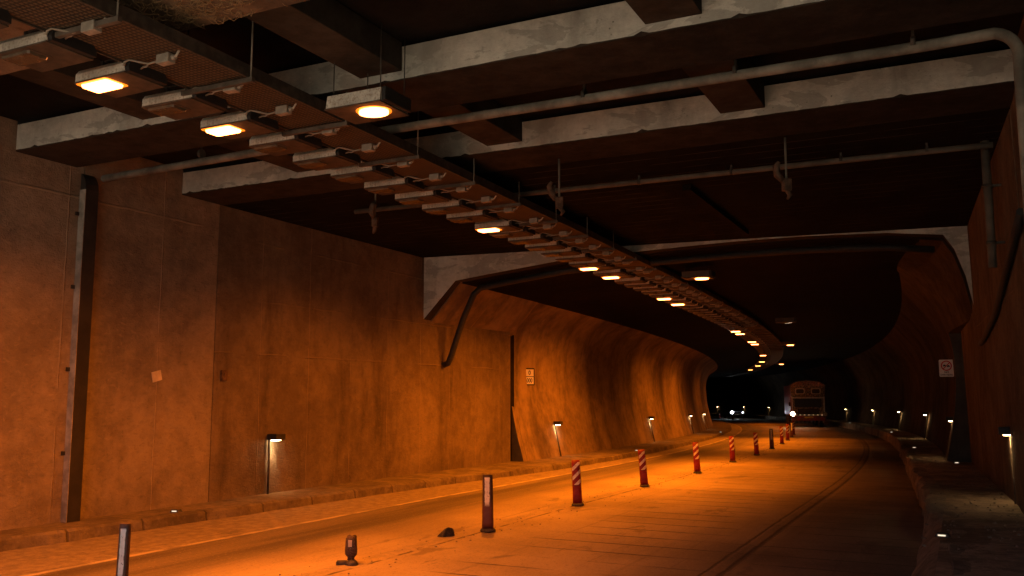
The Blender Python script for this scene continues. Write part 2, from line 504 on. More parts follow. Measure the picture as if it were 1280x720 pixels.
def road_profile(s):
    ds_ = [-4.6, -3.4, -2.72, -2.0, -1.2, -0.5, -0.3, -0.2, -0.1, 0.1, 0.6, 1.5, 2.5, 3.3, 3.42, 3.54, 4.2, 5.5]
    return [(d, 0.0 + (0.018 if d == -0.2 else 0.008 if d in (-0.3, -0.1) else 0) - (0.012 if d == 3.42 else 0)) for d in ds_]
def road_sheet():
    bm = bmesh.new(); uvl = bm.loops.layers.uv.new("UVMap")
    rows = []
    for s in ROADS:
        pr = road_profile(s)
        rows.append([(bm.verts.new(P(s, d, z)), (s, d)) for d, z in pr])
    for a, b in zip(rows, rows[1:]):
        for k in range(len(a) - 1):
            q = [a[k], a[k + 1], b[k + 1], b[k]]
            f = bm.faces.new([x[0] for x in q])
            for l, x in zip(f.loops, q): l[uvl].uv = x[1]
    me = bpy.data.meshes.new('road'); bm.to_mesh(me); bm.free()
    me.materials.append(M['road'])
    o = bpy.data.objects.new('road', me); COL.objects.link(o)
    return tag(o, kind='structure')
road_sheet()

# pavements and kerbs
HL, HR = 0.135, 0.36
def hash1(a, b=0.0):
    x = math.sin(a * 127.1 + b * 311.7) * 43758.5453
    return x - math.floor(x)
def smooth_noise(x, seed=0.0):
    i = math.floor(x); f = x - i; f = f * f * (3 - 2 * f)
    return hash1(i, seed) * (1 - f) + hash1(i + 1, seed) * f
def kerb_jit(amp, seed):
    def j(s, d, z, k):
        if s > 60 or k > 3: return Vector((0, 0, 0))
        if s < 13.4: return Vector((0.06 * (smooth_noise(s * 1.7, seed) - 0.5), 0, 0.02 * (smooth_noise(s * 2.9, seed + k) - 0.5) if z > 0.05 else 0))
        a = amp * (smooth_noise(s * 2.3, seed + k) - 0.5) + amp * 0.5 * (hash1(s * 7.7, seed + k * 3.1) - 0.5)
        b = amp * 0.6 * (smooth_noise(s * 3.1, seed + 9 + k) - 0.5)
        return Vector((a, 0, b if z > 0.05 else 0))
    return j
KS = srange(-9, 32, 0.16) + srange(32.5, S_END, 1.0)
tag(sweep('left_pavement', lambda s: [(-5.3, HL), (-5.3, -0.3), (kl(s) - 0.18, -0.3), (kl(s) - 0.18, HL)], ROADS, M['walk']), kind='structure')
tag(sweep('left_kerb', lambda s: [(kl(s), 0.0), (kl(s) - 0.02, HL - 0.02), (kl(s) - 0.06, HL + 0.004), (kl(s) - 0.2, HL + 0.004), (kl(s) - 0.2, -0.2), (kl(s), -0.2)], KS, M['kerb'], jitter=kerb_jit(0.035, 1)), kind='structure')
def rk_h(s):
    return HR * (1.0 if s > 13.2 else 0.86 - 0.05 * smooth_noise(s * 0.8, 3))
tag(sweep('right_pavement', lambda s: [(8.0, HR), (8.0, -0.3), (kr(s) + 0.24, -0.3), (kr(s) + 0.24, rk_h(s) if s < 13.2 else HR)], ROADS, M['walk_dark']), kind='structure')
def rkerb(s):
    k = kr(s); h = rk_h(s)
    w = 0.02 if s > 13.2 else 0.02 + 0.28 * min(1, (13.2 - s) / 0.8)      # broken kerb slumps to a ramp near the camera
    return [(k, 0.0), (k + w * 0.55, h * 0.62), (k + w, h - 0.02), (k + w + 0.06, h + 0.004), (k + w + 0.24, h + 0.004), (k + w + 0.24, -0.2), (k, -0.2)]
tag(sweep('right_kerb', rkerb, KS, M['kerb_right'], jitter=kerb_jit(0.085, 5)), kind='structure')

# ------------------------------------------------------------------ side walls before the portal
Z_SOF, Z_SLAB = 4.87, 5.26
BEAMS = [(1.70, 2.63), (4.45, 5.38), (7.20, 8.13), (9.95, 10.86)]
ROOF_Y0 = 1.70  # roof edge out of view, placed to set how much daylight enters
def wall_panel(mb, x0, x1, y0, y1, top, pockets=()):
    mb.box(x0, x1, y0, y1, -0.4, top)
XL = -10.6
wl = thing('concrete_side_wall', 'tall rough concrete wall along the left pavement, lit orange, carrying the roof beams', 'wall', (XL, 8, 0))
def lw_part(y0, y1, mat, label=None):
    m = MB()
    o0 = Vector((XL, 8, 0))
    mb = m
    mb.box(XL - 0.7 - o0.x, 0, y0 - 8, y1 - 8, -0.4, Z_SOF - 0.012)
    # upper wall between the beam pockets
    edges = sorted([y0] + [e for b in BEAMS for e in b if y0 < e < y1] + [y1])
    for a, b in zip(edges, edges[1:]):
        mid = (a + b) / 2
        if any(p[0] < mid < p[1] for p in BEAMS) or mid > 10.87: continue
        mb.box(-0.7, 0, a - 8 + 0.004, b - 8 - 0.004, Z_SOF - 0.012, Z_SLAB - 0.004)
    o = m.build('wall_panel', mat, wl)
    if label: o["label"] = label
    return o
lw_part(-9.0, 8.20, M['wall'])
lw_part(8.216, 10.74, M['wall'])
lw_part(10.756, 21.35, M['wall_dark'], 'darker reddish wall panel below the flat ceiling')
wrt = thing('concrete_side_wall', 'dim brown concrete wall beside the right pavement, running up to the portal', 'wall', P(8, wr(8), 0))
def rw_box(y0, y1, mat):
    m = MB()
    rings = []
    for y in (y0, y1):
        d = wr(y)
        top = Z_SLAB - 0.004 if y1 < 10.9 else Z_SOF - 0.012
        b = P(y, d, 0); q = P(y, d - 0.10, 0)
        o = Vector(wrt.location); o.z = 0
        rings.append([Vector((b.x, b.y, -0.4)) - o, Vector((q.x, q.y, top)) - o, Vector((q.x + 0.9, q.y, top)) - o, Vector((b.x + 0.9, b.y, -0.4)) - o])
    m.loft(rings)
    return m.build('wall_panel', mat, wrt)
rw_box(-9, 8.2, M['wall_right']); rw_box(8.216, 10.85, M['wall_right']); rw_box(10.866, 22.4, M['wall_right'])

# ------------------------------------------------------------------ roof: beams, cross beams, slabs
def beam(y0, y1, label, name='roof_beam'):
    m = MB()
    x1 = -5.65 + wr(y0) - 0.12
    rings = []
    xa = XL + 0.002 - 0.35; n = int((x1 - xa) / 0.07); w = y1 - y0; zt = Z_SLAB - 0.05
    rnd = random.Random(int(y0 * 100))
    for i in range(n + 1):
        x = xa + (x1 - xa) * i / n
        c1 = 0.007 + 0.006 * rnd.random() + (0.03 * rnd.random() if rnd.random() < 0.07 else 0)
        c2 = 0.007 + 0.006 * rnd.random()
        bow = 0.006 * math.sin(x * 0.9 + y0) + 0.003 * math.sin(x * 2.3)
        rings.append([Vector((x, bow, Z_SOF + c1)), Vector((x, c1 + bow, Z_SOF)), Vector((x, w - c2, Z_SOF)), Vector((x, w, Z_SOF + c2)), Vector((x, w, zt)), Vector((x, bow, zt))])
    m.loft(rings)
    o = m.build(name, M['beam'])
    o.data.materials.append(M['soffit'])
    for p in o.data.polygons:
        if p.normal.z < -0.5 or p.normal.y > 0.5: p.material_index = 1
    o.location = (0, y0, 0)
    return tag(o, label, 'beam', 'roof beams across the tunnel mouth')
beam(*BEAMS[0], 'unseen roof beam added to shade the tunnel mouth, nearest the daylight')  # out of view, added for its shading of the daylight
b0 = beam(*BEAMS[1], 'warmly lit brown underside of the nearest roof beam with straw stuck to it, top left')
b0.data.materials[1] = M['lit_brown_soffit']
beam(*BEAMS[2], 'grey concrete roof beam with pale face, second back from the camera')
beam(*BEAMS[3], 'grey concrete roof beam next to the flat ceiling, farthest from the camera')
def cross(xr, ya, yb, label):
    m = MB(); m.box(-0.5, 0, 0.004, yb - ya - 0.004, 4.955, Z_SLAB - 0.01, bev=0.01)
    o = m.build('cross_beam', M['dark_cross_beam']); o.location = (xr, ya, 0)
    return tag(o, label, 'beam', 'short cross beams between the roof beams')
for xr, where in ((-7.85, 'left of the lamp tray'), (-4.77, 'right of the lamp tray'), (-1.77, 'towards the right wall')):
    cross(xr, 2.63, 4.45, 'dark cross beam behind the first roof beam, ' + where)
    cross(xr, 5.38, 7.20, 'dark cross beam between the near and middle roof beams, ' + where)
    cross(xr, 8.13, 9.95, 'dark cross beam between the middle and far roof beams, ' + where)
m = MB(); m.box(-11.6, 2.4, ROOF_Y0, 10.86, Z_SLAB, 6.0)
tag(m.build('roof_slab', M['slab']), 'shade-black deck slab above the roof beams', 'roof slab')
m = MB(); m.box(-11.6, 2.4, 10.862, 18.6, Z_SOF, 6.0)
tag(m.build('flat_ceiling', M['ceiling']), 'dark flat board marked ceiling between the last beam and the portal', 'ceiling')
m = MB(); m.box(-0.06, 0.06, 0, 4.1, 4.79, Z_SOF - 0.001)
o = m.build('ceiling_rib', M['slab']); o.location = (-3.45, 12.8, 0)
tag(o, 'thin dark rib running lengthwise under the flat ceiling', 'ceiling rib')

m = MB()
for i in range(260):
    c = Vector((-5.35 + random.gauss(0, 0.30), 5.05 + random.gauss(0, 0.16), Z_SOF - 0.012))
    c.y = min(max(c.y, 4.5), 5.33)
    a = random.gauss(0.3, 0.8); L_ = random.uniform(0.03, 0.13)
    dv = Vector((math.cos(a), math.sin(a), 0)) * L_
    sag = random.uniform(0.0, 0.035)
    m.tube([c - dv * 0.5, c - Vector((0, 0, sag)), c + dv * 0.5 + Vector((0, random.uniform(-.03, .03), 0.004))], random.uniform(0.0015, 0.0035), 4)
tag(m.build('straw', plain('dry_straw', (0.30, 0.20, 0.10), 0.9)), kind='stuff')

# ------------------------------------------------------------------ portal frame (grey face at y = 17)
ARCH = [(-4.95, 3.46), (-4.17, 4.31), (-3.4, 4.42), (-1.85, 4.62), (-0.5, 4.71), (0.8, 4.78), (1.8, 4.825), (3.2, 4.85), (4.6, 4.82), (5.55, 4.73), (5.72, 4.45), (5.88, 3.95), (6.0, 3.3)]
def skew(d): return 1.2 * (d + 4.95) / 11.0
m = MB()
Y0P, Y1P = 17.0, 17.35
top = [(-4.944, Z_SOF - 0.003)] + [(d, Z_SOF - 0.003) for d, z in ARCH[1:-1]] + [(6.02, Z_SOF - 0.003)]
for i in range(len(ARCH) - 1):
    a, b = ARCH[i], ARCH[i + 1]; ta, tb = top[i], top[i + 1]
    # quads of the front and back faces and the soffit
    fr = [(a[0], a[1]), (b[0], b[1]), tb, ta]
    xs = [(-5.665 + q[0], q[1], skew(q[0])) for q in fr]
    F1 = [Vector((x, Y0P + k, z)) for x, z, k in xs]; B1 = [Vector((x, Y1P + k, z)) for x, z, k in xs]
    m.poly(F1); m.poly(B1[::-1]); m.poly([F1[0], B1[0], B1[1], F1[1]]); m.poly([F1[3], F1[2], B1[2], B1[3]])
bmesh.ops.remove_doubles(m.bm, verts=m.bm.verts, dist=1e-4)
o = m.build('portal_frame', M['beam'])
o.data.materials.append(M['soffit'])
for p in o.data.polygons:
    if p.normal.y > -0.5: p.material_index = 1  # all but the front face takes the painted shade
tag(o, 'pale grey concrete portal arch with angled corner haunches where the vault begins', 'portal')

# ------------------------------------------------------------------ tunnel lining beyond the portal
tl = thing('tunnel_lining', 'curving tunnel lining of streaked concrete walls under a black vault', 'tunnel')
VS = srange(22.7, 40, 1.0) + srange(42, S_END, 2.0)
OUTER = [(7.2, 3.1), (7.2, 6.0), (-6.0, 6.0), (-6.0, 4.42)]
def vault_near(s):
    return [(d - (0.02 if d < 0 else 0.0), z) for d, z in ARCH[1:]] + OUTER
def vault_far(s):
    pr = [(d - (0.02 if d < 0 else 0.5 * max(0, d) / 5), z + 0.03 * (d > 3)) for d, z in ARCH[1:] if d < 5]
    return pr + [(4.72, 4.79), (6.3, 4.79), (6.3, 6.0), (-6.0, 6.0), (-6.0, 4.42)]
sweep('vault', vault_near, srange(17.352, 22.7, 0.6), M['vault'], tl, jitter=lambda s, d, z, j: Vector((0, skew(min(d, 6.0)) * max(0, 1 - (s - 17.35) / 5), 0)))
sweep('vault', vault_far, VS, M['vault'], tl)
def smoothprof(pts, n=5):
    out = []
    for i in range(len(pts) - 1):
        p0 = pts[max(i - 1, 0)]; p1 = pts[i]; p2 = pts[i + 1]; p3 = pts[min(i + 2, len(pts) - 1)]
        for k in range(n):
            t = k / n
            out.append(tuple(0.5 * (2 * p1[j] + (p2[j] - p0[j]) * t + (2 * p0[j] - 5 * p1[j] + 4 * p2[j] - p3[j]) * t * t + (3 * p1[j] - p0[j] - 3 * p2[j] + p3[j]) * t ** 3) for j in (0, 1)))
    out.append(pts[-1])
    return out
LW = smoothprof([(-4.58, -0.1), (-4.66, 0.25), (-4.86, 1.0), (-5.03, 2.0), (-5.06, 2.9), (-4.96, 3.5), (-4.68, 3.98), (-4.15, 4.34)])
RW = smoothprof([(5.36, -0.1), (5.44, 0.4), (5.60, 1.2), (5.70, 2.1), (5.68, 2.9), (5.52, 3.55), (5.18, 4.15), (4.62, 4.80)])
LWS = srange(21.75, 40, 0.75) + srange(41, S_END, 1.5)
lo1 = sweep('lining_wall', lambda s: LW + [(-5.7, 4.4), (-5.7, -0.1)], LWS, M['lining'], tl, smooth=False)
RWS = srange(22.95, 40, 0.75) + srange(41, S_END, 1.5)
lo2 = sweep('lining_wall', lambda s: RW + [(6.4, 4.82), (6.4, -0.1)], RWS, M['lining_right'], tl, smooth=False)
for o in (lo1, lo2):
    o.data.materials.append(M['end_face'])
    for p in o.data.polygons:
        if len(p.vertices) > 8: p.material_index = 1
# sloping haunch over the flat walls between portal and lining
sweep('haunch', lambda s: [(-4.955, 3.44), (-4.5, 3.93), (-4.16, 4.34), (-5.5, 4.4), (-5.5, 3.44)], srange(17.352, 21.70, 0.5), M['lining'], tl)
RH0 = [(6.0, 3.28), (5.88, 3.95), (5.72, 4.45), (5.55, 4.72), (5.0, 4.80), (5.0, 4.86), (6.6, 4.86), (6.6, 3.28)]
RH1 = [(5.62, 3.28), (5.44, 3.72), (5.16, 4.18), (4.86, 4.54), (4.60, 4.80), (4.60, 4.86), (6.4, 4.86), (6.4, 3.28)]
def rh(s):
    k = min(1, max(0, (s - 18.4) / 4.54)); k = k * k * (3 - 2 * k)
    return [(a[0] + (b[0] - a[0]) * k - 0.01, a[1] + (b[1] - a[1]) * k) for a, b in zip(RH0, RH1)]
sweep('haunch', rh, srange(18.56, 22.94, 0.4), M['lining_right'], tl)
# dark recess behind the ends of the flat walls
m = MB(); a = P(21.35, -5.0); 
m.box(-11.4, -10.70, 21.352, 21.78, -0.3, 4.2)
m.build('joint_recess', M['slab'], tl)
m = MB(); b = P(22.7, wr(22.7))
m.box(b.x + 0.06, b.x + 1.0, 22.402, 23.0, -0.3, 4.4)
m.build('joint_recess', M['slab'], tl)
# unseen wall added across the far end to keep daylight out
m = MB()
e = P(S_END - 0.5, 0)
t_ = yaw(S_END)
Mx = Matrix.Translation(e) @ Matrix.Rotation(t_, 4, 'Z')
m.box(-8, 9, 0, 0.5, -2, 8, Mx)
m.build('light_stop_wall', M['slab'], tl)

# ================================================================== PIPES
def pipe_thing(label, pts, r, clamps=(), mat='galv', name='conduit_pipe', bend=True):
    t = thing(name, label, 'pipe', pts[0])
    o = Vector(pts[0])
    m = MB(); m.tube([Vector(p) - o for p in pts], r, 12)
    m.build('pipe', M[mat], t)
    for c in clamps:
        mm = MB(); p = Vector(c[0]) - o
        ax = c[1]
        if ax == 'x':
            mm.tube([p + Vector((-0.02, 0, 0)), p + Vector((0.02, 0, 0))], r * 1.22, 12)
            mm.box(p.x - 0.012, p.x + 0.012, p.y - 0.012, p.y + 0.012, p.z + r, p.z + c[2])
        else:
            mm.tube([p + Vector((0, 0, -0.02)), p + Vector((0, 0, 0.02))], r * 1.22, 12)
            mm.box(min(p.x, p.x + c[2]), max(p.x, p.x + c[2]), p.y - 0.015, p.y + 0.015, p.z - 0.015, p.z + 0.015)
        mm.build('clamp', M['dark_steel'], t)
    return t
def arc(cx, cz, r, a0, a1, y, n=7):
    return [(cx + r * math.cos(R(a0 + (a1 - a0) * i / n)), y, cz + r * math.sin(R(a0 + (a1 - a0) * i / n))) for i in range(n + 1)]
yp = 8.36
pts = [(XL + 0.20, yp, 4.74), (-6, yp, 4.80)]
rt_x = 0.60
pts += [(-0.1, yp, 4.80)] + arc(rt_x - 0.22, 4.60, 0.22, 90, 0, yp)[1:] + [(rt_x, yp, 0.37)]
cl = [((x, yp, 4.87 if x < -5 else 4.84), 'x', 0.2) for x in (-8.6, -6.7, -3.3, -1.75, -0.2)]
pipe_thing('grey pipe crossing the roof opening and bending down the right wall', pts, 0.05, cl)
# box channel that covers the left drop of the pipe
t = thing('cable_duct', 'tall dark boxed duct standing against the left wall under the crossing pipe', 'duct', (XL, yp - 0.1, 0))
m = MB()
prof = [(0.003, 0.138), (0.115, 0.138), (0.115, 4.56), (0.105, 4.64), (0.08, 4.71), (0.045, 4.76), (0.003, 4.79)]
m.prism(prof, lambda a, b, q: Vector((a, -0.10 + 0.20 * q, b)))
du = m.build('duct', M['duct'], t)
for z in (1.0, 2.1, 3.2, 4.2):
    for y_ in (-0.16, 0.103):
        m = MB(); m.box(0.0, 0.02, y_, y_ + 0.058, z, z + 0.05); m.build('lug', M['black'], t)
m = MB(); m.box(0.003, 0.118, -0.11, -0.101, 0.139, 4.56); m.build('daylight_strip', M['duct_daylit'], t)  # daylight on the side face painted as a pale strip
yp3 = 11.95
pts = [(-8.8, yp3, 4.80), (0.1, yp3, 4.76), (0.52, yp3, 4.755)]
cl = [((x, yp3, 4.78), 'x', 0.09) for x in (-5.2, -3.9, -2.6, -1.2, -0.2)]
pipe_thing('thin pipe clamped under the flat ceiling just past the last beam', pts, 0.038, cl, mat='duct_pipe')
pts = [(0.47, 12.15, 4.86), (0.47, 12.15, 3.2)]
pipe_thing('short upright conduit at the top of the right wall', [(0.44, 12.15, 4.86), (0.44, 12.15, 3.3)], 0.05, [((0.44, 12.15, 4.3), 'z', 0.15), ((0.44, 12.15, 3.6), 'z', 0.15)], mat='duct_pipe')
# pipe following the arch just beyond the portal
ya = 17.9
pts = [P(ya, -4.9, 2.52), P(ya, -4.78, 2.56), P(ya, -4.72, 2.68), P(ya, -4.38, 3.6), P(ya, -4.12, 4.12), P(ya, -3.95, 4.25), P(ya, -3.3, 4.34), P(ya, -1.85, 4.51), P(ya + 0.4, -0.5, 4.62), P(ya + 0.7, 1.8, 4.73), P(ya + 0.9, 3.2, 4.755), P(ya + 1.0, 4.6, 4.72), P(ya + 1.1, 5.4, 4.63)]
pipe_thing('dark pipe following the underside of the vault arch beyond the portal', [tuple(p) for p in pts], 0.07, [], mat='black')
o = P(12.5, wr(12.5) - 0.12)
pts = [(P(y, wr(y) - 0.13).x, y, z) for y, z in ((10.2, 3.6), (11.0, 3.45), (12.4, 3.15), (14.0, 2.85), (16.2, 2.66), (16.8, 2.64))]
pipe_thing('sagging black hose slung along the right wall before the portal', pts, 0.042, [], mat='black', name='hose')

# rusty fittings that hang below the last beam
def fitting(x, y, label):
    t = thing('hanging_fitting', label, 'bracket', (x, y, 4.30), random.random() * 3, 'rusty fittings hanging below the ceiling')
    m = MB(); m.tube([(0, 0, 0.05), (0, 0, 0.56)], 0.014, 8); m.build('rod', M['galv'], t)
    m = MB()
    m.box(-0.05, 0.05, -0.04, 0.04, -0.10, 0.05, bev=0.012)
    m.tube([(-0.05, 0, 0.02), (-0.10, 0.03, 0.10), (-0.13, 0.0, 0.20), (-0.10, -0.02, 0.25)], [0.03, 0.045, 0.04, 0.02], 8)
    m.tube([(0.0, 0, -0.08), (0.05, 0.02, -0.14), (0.02, 0.03, -0.19)], [0.03, 0.03, 0.015], 8)
    m.build('clamp', M['rust'], t)
fitting(-7.45, 10.60, 'rusty fitting hanging left of the lamp tray')
fitting(-4.55, 10.60, 'rusty fitting hanging just right of the lamp tray')
fitting(-1.72, 10.90, 'rusty fitting hanging over the right lane')

# ================================================================== LAMP ROW AND TRAY
def axis_d(s):      # offset of the lamp row from the centre line
    return lerp_tab([(5.5, -0.82), (13, -0.98), (18, -1.08), (24, -1.13), (90, -1.13)], s)
ZL = 4.47           # underside of the lamps
tray = thing('cable_tray', 'long perforated cable tray hung from the roof, following the bend of the tunnel', 'cable tray')
TS = srange(1.8, 40, 0.6) + srange(41, 100, 1.2)
def trp(s):
    a = axis_d(s)
    return [(a + 0.98, ZL + 0.10), (a + 0.30, ZL + 0.10), (a + 0.30, ZL + 0.112), (a + 0.98, ZL + 0.112)]
sweep('mesh_panel', trp, TS, M['tray'], tray)
for off in (0.28, 0.985):
    sweep('side_rail', lambda s: [(axis_d(s) + off, ZL + 0.085), (axis_d(s) + off + 0.02, ZL + 0.085), (axis_d(s) + off + 0.02, ZL + 0.2), (axis_d(s) + off, ZL + 0.2)], TS, M['dark_steel'], tray)
m_ = MB()
sweep('cable_bundle', lambda s: [(axis_d(s) + 0.42, ZL + 0.115), (axis_d(s) + 0.86, ZL + 0.115), (axis_d(s) + 0.8, ZL + 0.17), (axis_d(s) + 0.5, ZL + 0.18)], TS, M['black'], tray)
def ceil_z(s, d):
    if s < 10.86:
        return Z_SOF if any(a <= s <= b for a, b in BEAMS) else Z_SLAB
    if s < 17: return Z_SOF
    return 4.6
hs = 3.0
while hs < 50:
    a = axis_d(hs)
    for dd in (0.24, 1.02):
        m = MB()
        p = P(hs, a + dd, 0); g = grade(hs)
        m.tube([(p.x, p.y, ZL + 0.07 + g), (p.x, p.y, ceil_z(hs, a + dd) + g)], 0.008, 6)
        m.build('hanger_rod', M['galv'], tray)
    m = MB()
    p0, p1 = P(hs, a + 0.2, ZL + 0.055), P(hs, a + 1.05, ZL + 0.055)
    Mx = Matrix.Translation((p0 + p1) / 2) @ Matrix.Rotation(yaw(hs), 4, 'Z')
    L_ = (p1 - p0).length / 2
    m.box(-L_, L_, -0.02, 0.02, -0.015, 0.028, Mx)
    m.build('cross_strut', M['strut'], tray)
    hs += 1.42

def lamp_proto(lit, detail, name='tunnel_lamp'):
    """box lamp: long axis across the tunnel, rounded dark end, glass on the underside near the other end"""
    t = thing(name, 'x', 'lamp')
    W2, D, Hh = 0.31, 0.42, 0.125
    m = MB()
    prof = [(0, 0.012), (0, 0.085), (0.03, 0.125), (0.30, 0.135), (0.38, 0.11), (D, 0.055), (D, 0.012)]
    m.loft([[Vector((x, y, z)) for y, z in prof] for x in (-W2, W2)])
    o1 = m.build('housing', M['lamp_grey'], t)
    m = MB(); m.box(-W2 - 0.004, W2 + 0.004, -0.006, D + 0.004, 0.0, 0.014, bev=0.004)
    m.build('front_frame', M['lamp_under'], t)
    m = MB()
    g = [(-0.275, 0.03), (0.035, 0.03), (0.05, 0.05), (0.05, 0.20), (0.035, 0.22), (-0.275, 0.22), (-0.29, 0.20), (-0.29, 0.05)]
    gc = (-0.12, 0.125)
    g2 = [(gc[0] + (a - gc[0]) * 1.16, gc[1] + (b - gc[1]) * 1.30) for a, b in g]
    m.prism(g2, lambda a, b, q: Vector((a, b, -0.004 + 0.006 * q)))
    m.build('bloom_ring', M['bloom_fringe'] if lit else M['lamp_under'], t)
    m = MB()
    m.prism(g, lambda a, b, q: Vector((gc[0] + (a - gc[0]) * (0.94 + 0.06 * q), gc[1] + (b - gc[1]) * (0.92 + 0.08 * q), -0.026 + 0.028 * q)))
    m.build('glass', M['glass_on'] if lit else M['glass_off'], t)
    if detail:
        m = MB()
        ep = [(0.012, 0.012), (0.0, 0.05), (0.02, 0.11), (0.08, 0.15), (0.26, 0.15), (0.36, 0.12), (0.41, 0.06), (0.41, 0.012)]
        m.loft([[Vector((x, y, z)) for y, z in ep] for x in (W2 + 0.001, W2 + 0.05)])
        m.build('end_cap', M['black'], t)
        m = MB(); m.box(0.66, 0.80, 0.02, 0.10, 0.02, 0.098, bev=0.006)
        jb = m.build('junction_box', M['box'], t)
        m = MB()
        m.tube([(0.81, 0.06, 0.07), (0.86, 0.05, 0.06), (0.89, 0.05, 0.10), (0.885, 0.05, 0.15), (0.85, 0.05, 0.17)], 0.011, 6)
        m.tube([(0.805, 0.06, 0.06), (0.84, 0.06, 0.06)], 0.022, 8)
        m.build('gland_loop', M['box'], jb)
        m = MB()
        m.tube([(0.66, 0.05, 0.055), (0.55, 0.04, 0.045), (0.45, 0.03, 0.075), (0.36, 0.0, 0.10), (0.325, -0.015, 0.08), (0.315, -0.015, 0.05)], 0.009, 6)
        m.tube([(0.54, 0.05, 0.05), (0.48, 0.08, 0.045), (0.42, 0.10, 0.06), (0.365, 0.12, 0.06)], 0.008, 6)
        m.build('cable', M['cable'], t)
        m = MB(); m.box(-0.2, -0.17, 0.16, 0.22, 0.12, 0.24); m.box(0.17, 0.20, 0.16, 0.22, 0.12, 0.24); m.box(-0.22, 0.5, 0.17, 0.21, 0.225, 0.245)
        m.build('bracket', M['dark_steel'], t)
    return t
def lamp_light(t, x, y, power):
    ld = bpy.data.lights.new('sodium_light', 'SPOT')
    ld.energy = power; ld.color = SODIUM; ld.spot_size = R(144); ld.spot_blend = 1.0; ld.shadow_soft_size = 0.08
    lo = bpy.data.objects.new('sodium_light', ld); COL.objects.link(lo); lo.parent = t
    lo.location = (x, y, -0.10); lo.rotation_euler = (0, R(13), 0)
protos = {(l, d): lamp_proto(l, d) for l in (True, False) for d in (True, False)}
used = set()
LIT = [5.10, 6.58, 12.66, 17.40, 18.85, 23.42, 24.93, 35.42, 36.75, 41.77, 43.5, 53.95, 62.25, 68.8, 76.85]
pitch = 0.735
fronts = [4.37 + pitch * k for k in range(-2, 101)]
lit_i = {}
for L in LIT:
    i = min(range(len(fronts)), key=lambda j: abs(fronts[j] - L))
    lit_i[i] = L
ordn = ['first', 'second', 'third', 'fourth', 'fifth', 'sixth', 'seventh', 'eighth', 'ninth', 'tenth', 'eleventh', 'twelfth', 'thirteenth', 'fourteenth', 'fifteenth', 'sixteenth', 'seventeenth', 'eighteenth']
nlit, dark_run = 0, 0
for i, f in enumerate(fronts):
    lit = i in lit_i
    s = lit_i.get(i, f)
    key = (lit, s < 34)
    pr = protos[key]
    o = pr if key not in used else copy_tree(pr)
    used.add(key)
    o.location = P(s, axis_d(s), ZL)
    o.rotation_euler = (0, 0, yaw(s) + R(random.uniform(-1.5, 1.5)))
    if lit:
        nlit += 1; dark_run = 0
        lamp_light(o, -0.14, 0.11, LAMP_W * (1.0 if s < 30 else 0.75 if s < 50 else 0.14))
        lab = 'glowing orange sodium lamp on the tray, ' + ('nearest' if nlit == 1 else ordn[nlit - 1] + ' nearest') + ' of the lit ones'
        tag(o, lab, 'lamp', 'lit sodium lamps along the tray')
    else:
        dark_run += 1
        if nlit == 0: lab = 'dark grey box lamp on the tray, %s one before the nearest lit lamp' % ordn[max(0, 2 - dark_run + 1) if False else dark_run - 1]
        else: lab = 'unlit grey box lamp on the tray, %s dark one beyond the %s lit lamp' % (ordn[min(dark_run, 18) - 1], ordn[nlit - 1])
        tag(o, lab, 'lamp', 'unlit box lamps along the tray')

# sparse second row of wire hung lamps, right of the tray
def hung_lamp(s, d, lit, label, rot=0.0):
    t = thing('hung_lamp', label, 'lamp', P(s, d, ZL + 0.0), yaw(s) + rot, 'lamps hung on wires right of the tray')
    m = MB()
    prof = [(-0.02, 0.02), (0.0, 0.15), (0.40, 0.15), (0.46, 0.10), (0.46, 0.02)]
    m.loft([[Vector((x, y, z)) for y, z in prof] for x in (-0.36, 0.26)])
    m.build('housing', M['lamp_grey'] if s < 10 else M['duct_pipe'], t)
    m = MB(); m.box(-0.37, 0.27, -0.03, 0.47, 0.004, 0.02, bev=0.004); m.build('front_frame', M['lamp_under'], t)
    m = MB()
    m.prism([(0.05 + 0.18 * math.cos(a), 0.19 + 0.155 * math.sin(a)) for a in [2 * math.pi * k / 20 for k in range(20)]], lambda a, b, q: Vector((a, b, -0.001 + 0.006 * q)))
    m.build('bloom_ring', M['bloom_fringe'] if lit else M['lamp_under'], t)
    m = MB()
    m.prism([(0.05 + 0.15 * math.cos(a), 0.19 + 0.12 * math.sin(a)) for a in [2 * math.pi * k / 20 for k in range(20)]], lambda a, b, q: Vector((a, b, -0.022 + 0.028 * q)))
    m.build('glass', M['glass_on'] if lit else M['glass_off'], t)
    m = MB(); m.box(0.262, 0.31, 0.0, 0.45, 0.022, 0.16, bev=0.02); m.build('end_cap', M['black'], t)
    if lit: lamp_light(t, 0.05, 0.19, LAMP_W * (0.5 if s < 30 else 0.2 if s < 50 else 0.12))
    x0 = ceil_z(s, d) - ZL
    for (x, y) in ((-0.30, 0.02), (-0.18, 0.40), (0.24, 0.02), (0.24, 0.42)):
        m = MB(); m.tube([(x, y, 0.14), (x, y, max(x0, 0.2))], 0.006, 6); m.build('wire', M['dark_steel'], t)
hung_lamp(6.70, 0.72, True, 'lit lamp hung on wires below the grey beam, nearest of the right hand row')
hung_lamp(19.8, 0.56, True, 'lit lamp hung alone beyond the portal, right of the tray')
hung_lamp(32.0, 0.95, False, 'unlit lamp hung on wires in the dark middle of the bend')
hung_lamp(44.6, 0.28, True, 'lit yellow lamp hung right of the tray, far down the bend')
hung_lamp(66.4, 0.2, True, 'smallest lit lamp hung right of the tray, above the truck')

